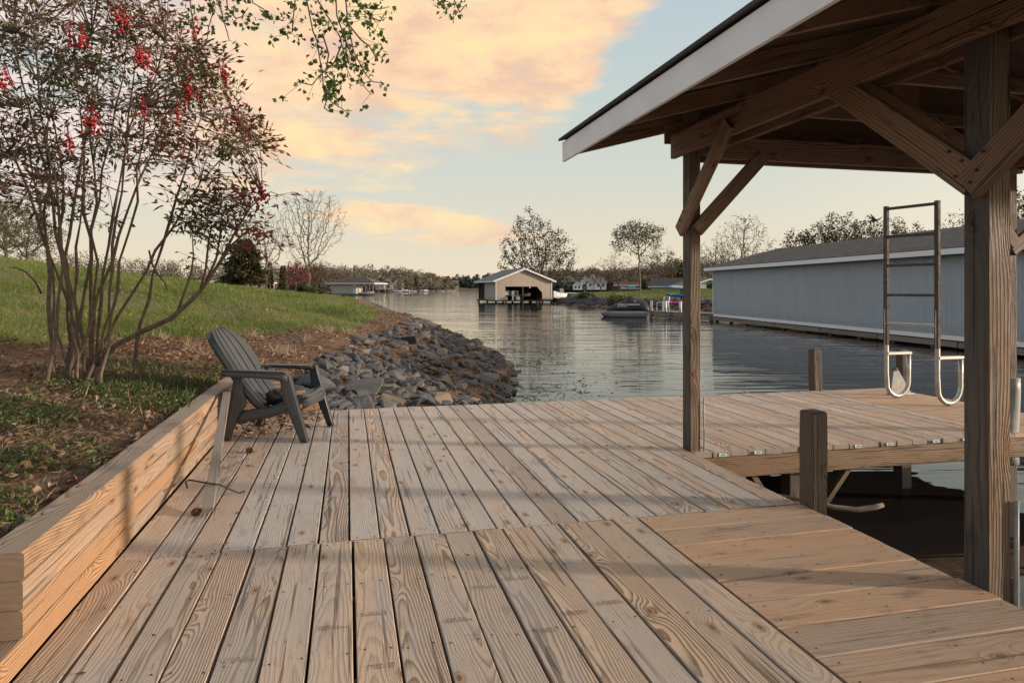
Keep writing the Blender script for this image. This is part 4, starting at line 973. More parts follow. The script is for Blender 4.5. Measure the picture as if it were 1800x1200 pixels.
# left bank trees
tree(gl(px(542, 100), 100), 15.4, 3, 'tall bare spreading tree with reddish buds on the left shore', shape='vase', width=10.4, clear=.2, nattr=1700, leaf=(.2, .1), nleaf=1, lm=m_brownleaf, bk=m_bark3, rt=.017, lean=(.05, 0))
tree(gl(px(468, 92), 92), 11.0, 15, 'thin bare tree between the dark evergreen and the tall bare tree', shape='vase', width=6.8, clear=.25, nattr=900, leaf=(.18, .09), nleaf=1, lm=m_brownleaf, bk=m_bark3, rt=.0145)
tree(gl(px(520, 88), 88), 4.4, 21, 'small red leaved ornamental tree under the tall bare tree', width=3.6, clear=.22, nattr=200, leaf=(.2, .14), nleaf=4, lm=m_maple, bk=m_bark2, rt=.009)
def conifer(base, h, w, seed, label, name='evergreen_tree', mat=None, n=2600, tk=2, card=(.5, .16), power=.75, low=.14, droop=-.15):
    t = thing(name, label, 'evergreen', base, 0)
    rng = np.random.default_rng(seed)
    S = []
    for k in range(tk):
        x = (k-(tk-1)/2)*.28*w; S.append(((x, 0, -.3), (x*.6, 0, h*.6), w*.03, w*.02)); S.append(((x*.6, 0, h*.6), (0, 0, h*.96), w*.02, .02))
    for i in range(60):
        z = h*(low+.8*rng.random()); a = rng.random()*6.28; r = w*.45*(1-z/h)**power; S.append(((0, 0, z-.1*r), (r*math.cos(a), r*math.sin(a), z+.1*r), .04, .012))
    V, Fc = segs_mesh(S, 5); nmesh('trunk', V, Fc, m_bark, parent=t)
    zz = low+(1-low)*rng.random(n)**1.25; a = rng.random(n)*6.28; lump = .78+.25*np.sin(a*3+zz*19)+.15*np.sin(a*5-zz*31)
    r = w/2*np.power(np.clip(1.02-zz, 0, 1), power)*lump*np.sqrt(.25+.75*rng.random(n))
    P = np.stack([r*np.cos(a), r*np.sin(a), zz*h], 1); Dd = np.stack([np.cos(a), np.sin(a), droop+.5*rng.normal(size=n)], 1)+rng.normal(size=(n, 3))*.35
    V, Fc = cards(P, Dd, card[0]*(.6+.8*rng.random(n)), card[1]*(.6+.8*rng.random(n)), rng=rng); nmesh('crown', V, Fc, mat or m_conif, np.repeat(np.clip(.6*rng.random(n)+.4*np.sin(a*2+zz*9)**2*(np.cos(a) > -.2), 0, 1), 4), parent=t)  # warm sunlit tone put into the leaf colour on the sun side
    return t
conifer(gl(px(430, 72), 72), 5.3, 5.4, 4, 'broad dark evergreen with two trunks and needles tinted sunlit rust on the left hill', n=5200, card=(.45, .17), power=.55)
conifer(gl(px(474, 95), 95), 4.0, 1.1, 5, 'narrow columnar cypress beside the broad evergreen', 'cypress', n=900, tk=1, card=(.3, .12), power=.35, low=.02, droop=.9)
conifer(gl(px(497, 95), 95), 3.6, 1.0, 6, 'narrow columnar cypress nearest the small red tree', 'cypress', n=900, tk=1, card=(.3, .12), power=.35, low=.02, droop=.9)
def bush(base, w, h, seed, label, mat, var0=.3, n=700, card=.25):
    t = thing('bush', label, 'bush', base, 0); rng = np.random.default_rng(seed)
    S = [((0, 0, -.2), (rng.normal()*w*.2, rng.normal()*w*.2, h*.7), .05, .02) for i in range(7)]; V, Fc = segs_mesh(S, 4); nmesh('stem', V, Fc, m_bark, parent=t)
    q = unit(rng.normal(size=(n, 3))); q[:, 2] = np.abs(q[:, 2]); lum = .8+.3*np.sin(q[:, 0]*5+seed)*np.sin(q[:, 1]*4+q[:, 2]*6); P = q*lum[:, None]*np.sqrt(.3+.7*rng.random(n))[:, None]*np.array([w/2, w/2, h])
    V, Fc = cards(P, q+rng.normal(size=(n, 3))*.6, card*(.6+.8*rng.random(n)), card*.5, rng=rng); nmesh('foliage', V, Fc, mat, np.repeat(np.clip(var0+.5*rng.random(n)-.2, 0, 1), 4), parent=t); return t
bush(gl(px(545, 86), 86), 2.2, 1.25, 1, 'rounded green bush beside the small red tree', m_weed, .4)
bush(gl(px(530, 87), 87), 1.6, 1.3, 2, 'dark green bush under the small red tree', m_conif, .3)
bush(gl(px(557, 95), 95), 2.0, .8, 9, 'low dark bush at the shore below the tall bare tree', m_conif, .4)
for k, (u, Y_, z_, h_, w_, s_) in enumerate([(556, 215, .4, 9.5, 8, 31), (578, 452, .6, 19, 14, 32), (602, 456, .6, 17, 13, 33)]):
    tree((px(u, Y_), Y_, z_), h_, s_, ['rust coloured budding tree on the shore left of the hip roofed boathouse', 'rust coloured tree standing behind the roof of the hip roofed boathouse', 'brown budding tree over the peak of the hip roofed boathouse'][k], width=w_, leaf=(.5, .3), nleaf=4, lm=m_brownleaf, rt=.02)
for k, (u, Y_, h_, s_) in enumerate([(-60, 34, 4.6, 41), (10, 40, 4.4, 42), (48, 46, 4.4, 43)]):
    tree((px(u, Y_), Y_, 2.3), h_, s_, ['olive green tree at the left edge behind the grassy hill', 'olive green tree behind the hill crest left of the shrub', 'hazy olive tree on the hill crest seen through the shrub'][k], width=4.6, leaf=(.13, .08), nleaf=4, lm=m_twigleaf, rt=.009)
# right shore trees
tree(gr(px(945, 108), 108), 15.6, 51, 'broad dark budding tree standing behind the tan boathouse', shape='dome', clear=.1, width=13.4, nattr=1000, leaf=(.36, .22), nleaf=5, lm=m_darkbud, rt=.024)
tree(gr(px(1126, 112), 112), 11.6, 52, 'tall pale tree with a high light green crown on the right lawn', shape='umbrella', clear=.42, width=8.8, nattr=620, leaf=(.34, .20), nleaf=5, lm=m_twigleaf, bk=m_bark2, rt=.017, lean=(-.07, 0))
tree(gr(px(1090, 140), 140), 7.8, 53, 'bare dark tree on the lawn left of the tall pale tree', clear=.12, width=9.5, nattr=420, leaf=(.26, .14), nleaf=1, lm=m_brownleaf, rt=.016, lean=(-.2, 0))
tree(gr(px(1058, 150), 150), 6.4, 54, 'leaning bare tree on the lawn farthest left of the tall pale tree', clear=.12, width=8, nattr=360, leaf=(.26, .14), nleaf=1, lm=m_brownleaf, rt=.016, lean=(-.3, 0))
tree(gr(px(1160, 135), 135), 9.0, 55, 'hazy brown budding tree just right of the tall pale tree', width=8.5, leaf=(.36, .2), nleaf=2, lm=m_brownleaf, rt=.016)
tree(gr(px(1196, 150), 150), 6.6, 56, 'rounded bright green tree above the dark roofed house', width=8, leaf=(.5, .32), nleaf=5, lm=m_weed)
tree(gr(px(1306, 74), 74), 9.0, 57, 'bare topped green budding tree behind the left end of the blue boathouse', shape='spire', clear=.15, width=7.4, nattr=700, leaf=(.2, .11), nleaf=2, lm=m_twigleaf, rt=.0115)
tree(gr(px(1258, 82), 82), 6.6, 58, 'thin bare tree between the shelter post and the blue boathouse', width=5.5, leaf=(.18, .09), nleaf=1, lm=m_brownleaf, rt=.011)
for k, (u, Y_, h_, w_) in enumerate([(1405, 95, 8.4, 5.5), (1450, 92, 9.6, 6), (1482, 92, 10.3, 6.6), (1525, 94, 9.5, 6.5), (1580, 90, 8.6, 7), (1690, 88, 9.6, 7)]):
    tree(gr(px(u, Y_), Y_), h_, 60+k, ['low round dark tree left of the others behind the blue boathouse roof', 'round dark oak above the roof vent of the blue boathouse', 'highest round dark oak behind the blue boathouse roof', 'dark oak behind the weathervane on the blue boathouse', 'dark oak behind the ladder and the blue boathouse roof', 'thin crowned tree behind the thick shelter post'][k], leaf=(.3, .2), nleaf=4 if k != 5 else 1, lm=m_darkbud, width=w_, rt=.013)
tree(gr(px(1815, 60), 60), 8.8, 71, 'dark leafy tree at the right edge beyond the blue boathouse', leaf=(.26, .16), nleaf=5, lm=m_conif, width=6)
bush(gr(px(985, 84), 88), 2.0, .7, 11, 'small dark bush on the lawn beside the tan boathouse', m_conif, .4); bush(gr(px(1035, 78), 80), 2.2, .6, 12, 'low green bush on the bank above the right shore stones', m_weed, .5); bush(gr(px(1095, 66), 68), 3.0, .9, 13, 'bright green bush behind the covered jet ski', m_weed, .8); bush(gr(px(1252, 108), 108), 2.0, 1.4, 14, 'dark round bush beside the pale green house', m_conif, .3)

# far woods, each one mass
def forest(name, prof, Y, mat, seed, nt=150, deep=.25, cardk=.16, vr=(0, 1), pines=.08):
    rng = np.random.default_rng(seed); us = np.array([p[0] for p in prof], float); vs = np.array([p[1] for p in prof], float); Vs, vars_ = [], []
    for i in range(nt):
        u = rng.uniform(us[0], us[-1]); f = rng.random(); Yt = np.interp(u, us, np.broadcast_to(Y, us.shape))*(1+deep*f); top = H+(HZ-np.interp(u, us, vs))/F*Yt
        hgt = top*(.45+.65*f)*rng.uniform(.92, 1.12); X = (u-900)/F*Yt; pine = rng.random() < pines
        w = max(hgt*rng.uniform(.38, .62), 4.)*(.62 if pine else 1); n = 260
        q = unit(rng.normal(size=(n, 3)))*np.power(rng.random(n), .25)[:, None]; P = np.array([X, Yt, hgt*.56])+q*np.array([w*.62, w*.62, hgt*.44])*(1-.25*np.clip(q[:, 2:3], 0, 1)*np.array([1, 1, 0]))
        V, Fc = cards(P, q+rng.normal(size=(n, 3))*.9+np.array([0, 0, -.3]), Yt*.0021*(.4+rng.random(n)), Yt*.0021*(.4+rng.random(n)), rng=rng); Vs.append(V)
        b = rng.uniform(*vr); b = b*.18 if pine else .3+.7*b
        vars_.append(np.repeat(np.clip(b+rng.normal(size=n)*.10, 0, 1), 4))
    V = np.concatenate(Vs); m_ = len(V)//4; Fc = np.arange(4*m_).reshape(m_, 4); put(name, V, np.concatenate([Fc[:, [0, 1, 2]], Fc[:, [0, 2, 3]]]), mat, np.concatenate(vars_))
forest('woods', [(-500, 440), (60, 440), (240, 456), (300, 454), (390, 462), (480, 468)], [330]*6, m_forest, 1, 300)
forest('woods', [(480, 468), (600, 472), (640, 469), (700, 473), (750, 478), (785, 488), (803, 499)], [430, 440, 450, 460, 500, 560, 600], m_forest, 2, 340)
forest('woods', [(760, 489), (800, 487), (830, 485), (870, 482), (960, 478), (1050, 476)], [900]*6, m_farforest, 3, 260, pines=.6)
forest('woods', [(960, 486), (985, 476), (1020, 480), (1050, 474), (1110, 470), (1160, 466), (1210, 462), (1260, 456)], [290]*8, m_forest, 4, 320, pines=.3)
forest('woods', [(1215, 458), (1260, 452), (1330, 448), (1420, 440), (1560, 440), (1700, 430), (1900, 420)], [170]*7, m_forest, 5, 220, pines=.3)

# ------------------------------------------------------------------ houses and boathouses
def gable_house(name, label, cat, loc, rot, w, d, wall_h, roof_h, sm, rm, over=.35, z0=0., front=(), side=(), group=None, trim=None):
    t = thing(name, label, cat, loc, rot, group)
    mb = MB()
    for y, sgn in ((0, -1), (d, 1)):
        pts_ = [(-w/2, y, z0), (w/2, y, z0), (w/2, y, wall_h), (0, y, wall_h+roof_h*.98), (-w/2, y, wall_h)]
        mb.poly(pts_ if sgn < 0 else pts_[::-1], uax=(1, 0, 0))
    for x in (-w/2, w/2):
        q = [(x, 0, z0), (x, d, z0), (x, d, wall_h), (x, 0, wall_h)]; mb.poly(q[::-1] if x < 0 else q, uax=(0, 1, 0))
    mb.build('wall', sm, t)
    mr = MB(); k = roof_h/(w/2)
    for s in (-1, 1): mr.slab([(s*(w/2+over), -over, wall_h-over*k+.02), (s*(w/2+over), d+over, wall_h-over*k+.02), (0, d+over, wall_h+roof_h+.02), (0, -over, wall_h+roof_h+.02)], (0, 0, .12), uax=(0, 1, 0))
    mr.build('roof', rm, t)
    mt = MB()
    for s in (-1, 1):
        mt.beam((s*(w/2+over), -over-.02, wall_h-over*k+.0), (0, -over-.02, wall_h+roof_h+.0), .05, .2, seed=1.); mt.beam((s*(w/2+over+.02), -over, wall_h-over*k), (s*(w/2+over+.02), d+over, wall_h-over*k), .05, .2, seed=1.)
    mt.build('trim', trim or m_white, t)
    for (x, z, a, b) in front:
        wi = MB().box((x, -.03, z), (a, .05, b)).build('window', m_glass, t); fr = MB()
        for s_ in (-1, 1): fr.box((x+s_*a*.5, -.05, z), (.12, .07, b+.1)); fr.box((x, -.05, z+s_*b*.5), (a-.12, .07, .12))
        fr.build('frame', m_white, wi)
    for (y, z, a, b) in side:
        MB().box((-w/2-.03, y, z), (.05, a, b)).build('window', m_glass, t)
    return t
# tan boathouse
TB = (1.55, 87.5, 0); TR = math.radians(17)
t = thing('boathouse', 'tan gabled two slip boathouse with a grey roof standing in the lake', 'boathouse', TB, TR)
w, d, wh, rh = 7.5, 9.0, 2.35, 1.45
mb = MB(); z0 = -.18; xl, xr, ot = -2.5, 2.45, 1.55
mb.poly([(-w/2, 0, z0), (xl, 0, z0), (xl, 0, ot), (xl, 0, wh+rh*(1+xl/(w/2))), (-w/2, 0, wh)], uax=(1, 0, 0))
mb.poly([(xl, 0, ot), (1.75, 0, ot), (xr, 0, .75), (xr, 0, wh+rh*(1-xr/(w/2))), (0, 0, wh+rh), (xl, 0, wh+rh*(1+xl/(w/2)))], uax=(1, 0, 0))
mb.poly([(xr, 0, z0), (w/2, 0, z0), (w/2, 0, wh), (xr, 0, wh+rh*(1-xr/(w/2)))], uax=(1, 0, 0))
mb.poly([(w/2, d, z0), (-w/2, d, z0), (-w/2, d, wh), (0, d, wh+rh), (w/2, d, wh)], uax=(1, 0, 0))
mb.poly([(w/2, 0, z0), (w/2, d, z0), (w/2, d, wh), (w/2, 0, wh)], uax=(0, 1, 0)); mb.build('wall', m_sideT, t)
MB().poly([(-w/2, 5.6, z0), (-w/2, 0, z0), (-w/2, 0, wh), (-w/2, 5.6, wh)], uax=(0, 1, 0)).build('side_wall', m_sideG, t)
MB().poly([(-w/2+.1, 5.6, z0), (w/2-.1, 5.6, z0), (w/2-.1, 5.6, wh), (-w/2+.1, 5.6, wh)][::-1], uax=(1, 0, 0)).build('back_wall', m_dwood, t)
mr = MB(); k = rh/(w/2)
for s in (-1, 1): mr.slab([(s*(w/2+.45), -.4, wh-.45*k+.03), (s*(w/2+.45), d+.5, wh-.45*k+.03), (0, d+.5, wh+rh+.03), (0, -.4, wh+rh+.03)], (0, 0, .1), uax=(0, 1, 0))
mr.build('roof', m_roofT, t)
mt = MB()
for s in (-1, 1): mt.beam((s*(w/2+.45), -.43, wh-.45*k), (0, -.43, wh+rh), .05, .2, seed=1.); mt.beam((s*(w/2+.48), -.4, wh-.45*k), (s*(w/2+.48), d+.5, wh-.45*k), .05, .2, seed=1.)
for x in (-w/2, w/2): mt.beam((x, -.01, z0), (x, -.01, wh), .1, .06, up=(0, 1, 0))
mt.build('trim', m_white, t)
for x, y in ((-w/2+.1, 7.2), (-w/2+.1, 8.8)): MB().beam((x, y, -.3), (x, y, wh), .16, .16, up=(0, 1, 0)).build('porch_post', m_dwood, t)
MB().box((0, d/2, -.27), (w+.5, d+.4, .14)).build('platform', m_dwood, t)
for x in (-3.7, -2.5, -.2, 2.45, 3.7):
    for y in (-.1, 4.5, 9.): MB().beam((x, y, -1.6), (x, y, -.2), .2, .2, up=(0, 1, 0)).build('piling', m_stub, t)
MB().beam((-.15, .1, -.3), (-.15, .1, wh), .15, .15, up=(0, 1, 0)).build('divider_post', m_dwood, t)
MB().tube([(.75, -.04, ot-.1), (.75, -.16, ot-.14)], .09, 8).build('lamp', m_white, t)
# boats inside it
def rotp(x, y, z): c, s = math.cos(TR), math.sin(TR); return (TB[0]+x*c-y*s, TB[1]+x*s+y*c, z)
pb = thing('pontoon_boat', 'white pontoon boat with a grey outboard parked in the left slip of the tan boathouse', 'boat', rotp(-1.35, .9, -.3), TR)
for x in (-.85, .80): MB().tube([(x, -.3, .28), (x, .0, .3), (x, 3.6, .3)], [.2, .32, .32], 12).build('pontoon', m_alu, pb)
mb = MB().box((0, 2.0, .68), (2.05, 3.6, .1)); mb.build('deck', m_greyplast, pb)
mb = MB()
for x in (-1., 1.): mb.box((x, 2.2, 1.0), (.05, 3., .5))
mb.box((-.55, .7, 1.05), (.8, .06, .55)); mb.build('rail_panel', m_white, pb)
mb = MB(); mb.loft([[(x*s+.05, y*s-.1, z) for x, y in ((-.16, -.25), (.16, -.25), (.2, .1), (.15, .3), (-.15, .3), (-.2, .1))] for z, s in ((.0, .45), (.35, .5), (.7, .6), (.78, 1.), (1.15, 1.05), (1.3, .7))], sm=False); mb.build('outboard_motor', m_white, pb)
mb = MB(); mb.tube([(.45, .5, .75), (.45, .5, 1.3), (1.0, .5, 1.3), (1.0, .5, .75)], .035, 6); mb.tube([(.45, .5, 1.02), (1., .5, 1.02)], .03, 6); mb.build('stern_rail', m_white, pb)
rb = thing('runabout', 'small boat under a dark red cover in the right slip of the tan boathouse', 'boat', rotp(1.1, 1.2, -.3), TR)
mb = MB(); rings = []
for s in np.linspace(0, 1, 8):
    wd2 = .95*(1-.95*(1-s)**2.2) if s < 1 else .95; rings.append([(wd2*c_, .0+4.*s-.3*(z_ > .6), z_) for c_, z_ in ((-.05, .35+.2*(1-s)), (-.8, .55+.1*(1-s)), (-1, .95), (1, .95), (.8, .55+.1*(1-s)), (.05, .35+.2*(1-s)))])
mb.loft(rings, sm=False); mb.build('hull', m_white, rb)
mb = MB(); mb.loft([[(x*wf, y, .9+hf*z_) for x, z_ in ((-1, 0), (-.6, .55), (0, 1), (.6, .55), (1, 0))] for y, wf, hf in ((.1, .3, .15), (.8, .85, .45), (1.8, .95, .62), (3.5, .95, .4))], sm=False); mb.build('boat_cover', m_red, rb)
# hip roofed boathouse on the left
t = thing('boathouse', 'distant grey boathouse with a brown hip roof and open porch on the left shore', 'boathouse', (-47.2, 200, 0), math.radians(-14))
MB().box((-2.8, 3.2, 1.25), (7.0, 6., 2.9)).build('wall', m_sideG, t)
MB().box((1.15, .15, 1.25), (.9, .2, 2.9)).build('corner_panel', m_sideW, t)
MB().box((1.2, .02, 1.6), (.3, .06, .7)).build('window', m_glass, t)
mb = MB(); e = 7.9; zz = 2.85
mb.poly([(-e, -1, zz), (e, -1, zz), (2.8, 3.5, 5.1), (-3.6, 3.5, 4.5)], uax=(1, 0, 0)); mb.poly([(e, -1, zz), (e, 8.2, zz), (2.8, 3.5, 5.1)], uax=(0, 1, 0)); mb.poly([(e, 8.2, zz), (-e, 8.2, zz), (-3.6, 3.5, 4.5), (2.8, 3.5, 5.1)], uax=(1, 0, 0)); mb.poly([(-e, 8.2, zz), (-e, -1, zz), (-3.6, 3.5, 4.5)], uax=(0, 1, 0)); mb.poly([(-e, 8.2, zz-.01), (e, 8.2, zz-.01), (e, -1, zz-.01), (-e, -1, zz-.01)]); mb.build('roof', m_roofL, t)
mb = MB(); mb.beam((-e, -1.03, zz), (e, -1.03, zz), .05, .25); mb.beam((e+.03, -1, zz), (e+.03, 8.2, zz), .05, .25); mb.build('trim', m_white, t)
for x, y in [(2.6, -.6), (3.8, -.6), (5., -.6), (6.2, -.6), (7.4, -.6), (7.4, 3), (7.4, 7.8), (-7.4, -.6), (-7.4, 6)]: MB().beam((x, y, -.4), (x, y, zz), .16, .16, up=(0, 1, 0)).build('porch_post', m_grey, t)
MB().box((0, 3.5, -.28), (15.6, 8.6, .2)).build('platform', m_dwood, t)
for x in np.arange(-7.5, 8, 1.6): MB().beam((x, -.7, -1.6), (x, -.7, -.3), .22, .22, up=(0, 1, 0)).build('piling', m_stub, t)
mb = MB()
for x in (-7.2,): mb.beam((-7.7, -.6, .3), (-6.4, -.6, .3), .08, .08)
for z_ in (.2, .55): mb.beam((2.6, -.65, z_), (7.4, -.65, z_), .06, .08)
mb.build('railing', m_white, t)
def small_boat(name, label, loc, rot, L, wd_, cov=None, grp=None):
    b = thing(name, label, 'boat', loc, rot, grp); rings = []
    for s in np.linspace(0, 1, 9):
        q = max(1-(1-s)**2.4, .04); rings.append([(L*(s-.5), c_*q*wd_/2, z_+.35*(1-s)**2) for c_, z_ in ((-.1, 0), (-.75, .25), (-1, .75), (1, .75), (.75, .25), (.1, 0))])
    MB().loft(rings, sm=False).build('hull', m_white, b); mb = MB()
    mb.loft([[(L*s_, c_*wd_*.36, .72+z_*.75) for c_, z_ in ((-1, 0), (-.7, .9), (.7, .9), (1, 0))] for s_ in (-.12, .05, .28)], sm=False); mb.build('cabin', cov or m_glass, b); return b
small_boat('motor_boat', 'white motor boat moored under the porch of the hip roofed boathouse', (-42.6, 200.5, -.55), math.radians(165), 4.6, 1.9)

# long blue grey boathouse on the right
BL = (11.45, 38.7, 0); BA = math.atan2(-.0995, .995)   # local -y runs along the wall towards the viewer
t = thing('boathouse', 'long blue grey boathouse with a dark shingled roof across the slip', 'boathouse', BL, math.radians(5.7))
Lb = 30.; e0 = 2.42; rg = 3.44; hwid = 4.0
mb = MB(); mb.poly([(0, 0, -.23), (0, -Lb, -.23), (0, -Lb, e0), (0, 0, e0)], uax=(0, 1, 0)); mb.poly([(0, 0, -.23), (0, 0, e0), (hwid, 0, rg-.05), (8, 0, e0), (8, 0, -.23)], uax=(1, 0, 0)); mb.poly([(0, -Lb, -.23), (8, -Lb, -.23), (8, -Lb, e0), (hwid, -Lb, rg-.05), (0, -Lb, e0)], uax=(1, 0, 0)); mb.poly([(8, 0, -.23), (8, 0, e0), (8, -Lb, e0), (8, -Lb, -.23)], uax=(0, 1, 0)); mb.build('wall', m_sideB, t)
mr = MB(); k = (rg-e0)/hwid
for s in (-1, 1): mr.slab([(4+s*(hwid+.35), .55, e0-.35*k+.06), (4+s*(hwid+.35), -Lb-.5, e0-.35*k+.06), (4, -Lb-.5, rg+.06), (4, .55, rg+.06)], (0, 0, .06), uax=(0, 1, 0))
mr.build('roof', m_roofB, t)
MB().beam((-.37, .57, e0-.35*k), (-.37, -Lb-.5, e0-.35*k), .03, .17, ch=.0, seed=2.).build('fascia', m_fascia, t)
mb = MB()
for s in (-1, 1): mb.beam((4+s*(hwid+.35), .575, e0-.35*k), (4, .575, rg), .03, .17, ch=0., seed=2.)
mb.build('fascia', m_fascia, t)
mb = MB().poly([(-.35, .5, e0-.35*k-.05), (0, .5, e0-.05), (0, -Lb, e0-.05), (-.35, -Lb, e0-.35*k-.05)], uax=(0, 1, 0)); mb.build('soffit', m_white, t)
MB().beam((-.03, .03, -.25), (-.03, -Lb, -.25), .05, .13, ch=0.).build('base_board', m_fascia, t)
MB().beam((-.02, .0, -.2), (-.02, .0, e0-.1), .09, .09, up=(0, 1, 0), ch=0.).build('corner_board', m_white, t)
mb = MB()
for k_ in range(8): mb.beam((-.04, -k_*3.75+.2, -.445), (-.04, -k_*3.75-3.5, -.445+R.uniform(-.01, .01)), .06, .17, ch=.004)
mb.build('stringer', m_stub if False else m_grey, t)
for y in np.arange(-.3, -Lb, -1.9): MB().beam((.06, y, -2.), (.06, y, -.28), .16, .16, up=(0, 1, 0)).build('piling', m_stub, t)
MB().box((3.9, -Lb/2, -.36), (7.7, Lb-.4, .1)).build('platform', m_dwood, t)
mb = MB(); mb.box((3.45, -1.3, rg-.04), (.55, .8, .16), ch=.03); mb.build('roof_vent', m_greyplast, t)
# weathervane
wv = thing('weathervane', 'dark bird weathervane on the ridge of the blue grey boathouse', 'weathervane', (16.12, 30.4, 3.5), 0)
MB().tube([(0, 0, -.1), (0, 0, .72)], .015, 6).build('pole', m_black, wv)
mb = MB(); mb.tube([(-.17, 0, .22), (.17, 0, .22)], .01, 5); mb.tube([(0, -.17, .22), (0, .17, .22)], .01, 5); mb.build('cross_arm', m_black, wv)
mb = MB(); mb.tube([(-.16, 0, .78), (-.05, 0, .74), (.10, 0, .77), (.24, 0, .83), (.32, 0, .90), (.40, 0, .92)], [.015, .06, .055, .03, .02, .008], 8); mb.build('bird_body', m_black, wv)
for y in (-1, 1):
    MB().slab([(-.05, y*.03, .78), (.10, y*.03, .80), (-.08, y*.10, .93), (-.26, y*.16, 1.06), (-.17, y*.10, .92)], (0, y*.012, .004)).build('wing', m_black, wv)
# pale dock beside it
wd_ = thing('side_dock', 'weathered dock with white capped posts at the end of the blue grey boathouse', 'dock', (8.75, 43.4, 0), math.atan2(-4.9, 2.75))
Ld = 5.4; mb = MB()
for i in range(38): mb.box((.07+i*.142, .9, -.2), (.135, 1.8, .04), seed=R.uniform(0, 99))
mb.build('decking', m_grey, wd_)
for z_ in (-.32, -.49): MB().beam((0, -.03, z_), (Ld+.3, -.03, z_), .05, .085).build('stringer', m_grey, wd_)
for x in (.1, 1.9, 3.6, 5.2): MB().beam((x, .08, -1.8), (x, .08, -.22), .17, .17, up=(0, 1, 0)).build('piling', m_stub, wd_)
for x in (.05, 1.35, 2.65, 3.95):
    MB().tube([(x, .12, -.2), (x, .12, .45)], .085, 10).build('capped_post', m_white, wd_); MB().tube([(x, .12, .45), (x, .12, .49)], [.1, .06], 10).build('capped_post', m_white, wd_)
# white chair on it
t = thing('metal_chair', 'white tubular metal armchair on the weathered side dock', 'chair', (9.55, 43.2, -.18), math.radians(-150))
for s in (-.27, .27): MB().tube([(.28, s, 0), (.25, s, .55), (-.2, s, .6), (-.27, s, 0)], .03, 6).build('arm_frame', m_white, t)
MB().tube([(-.2, -.24, .35), (-.35, -.24, .9), (-.35, .24, .9), (-.2, .24, .35)], .03, 6).build('back_frame', m_white, t)
MB().box((.02, 0, .36), (.48, .5, .03)).build('seat', m_greyplast, t); MB().slab([(-.21, -.2, .42), (-.21, .2, .42), (-.33, .2, .84), (-.33, -.2, .84)], (.012, 0, .004)).build('backrest', m_greyplast, t)
# jet ski on its lift
lf = thing('floating_lift', 'grey floating plastic lift under the covered jet ski', 'boat lift', (7.3, 44.6, WATER), math.radians(-4))
mb = MB(); mb.loft([[(x, y*wf*.75, zc+z_*hf) for y, z_ in ((-1, .0), (-1, .6), (-.9, 1), (.9, 1), (1, .6), (1, 0), (.8, -.6), (-.8, -.6))] for x, wf, hf, zc in ((-1.45, .55, .12, .22), (-1.3, .85, .22, .16), (-.9, 1, .3, .10), (.2, 1, .32, .08), (1.4, 1, .34, .06))], sm=False); mb.build('float', m_greyplast, lf)
js = thing('jet_ski', 'jet ski under a black fitted cover on the grey floating lift', 'jet ski', (7.5, 44.6, WATER+.38), math.radians(-4))
mb = MB(); rings = []
for x, wf, top in ((-1.32, .10, .16), (-1.1, .32, .30), (-.75, .48, .48), (-.4, .55, .60), (-.12, .55, .70), (.05, .50, .98), (.28, .46, 1.02), (.5, .45, .88), (.72, .46, .80), (1.05, .50, .70), (1.3, .46, .56), (1.4, .40, .30)):
    rings.append([(x, -wf, 0), (x, -wf*1.05, top*.35), (x, -wf*.8, top*.62), (x, -wf*.38, top*.93), (x, 0, top), (x, wf*.38, top*.93), (x, wf*.8, top*.62), (x, wf*1.05, top*.35), (x, wf, 0)])
mb.loft(rings); mb.build('fitted_cover', m_blackcover, js)
mb = MB(); x = -.62
rr = random.Random(3)
while x < .75:
    wd3 = rr.uniform(.035, .075); mb.box((x+wd3/2, -.50, .44), (wd3, .02, .075)); x += wd3+.02
x = -.66
while x < -.05: wd3 = rr.uniform(.03, .05); mb.box((x+wd3/2, -.535, .32), (wd3, .02, .05)); x += wd3+.018
mb.build('cover_lettering', m_white, js)
MB().slab([(.40, -.40, .70), (.52, -.40, .60), (.56, -.40, .62), (.46, -.40, .74)], (0, .05, 0)).build('cover_strap', m_white, js)
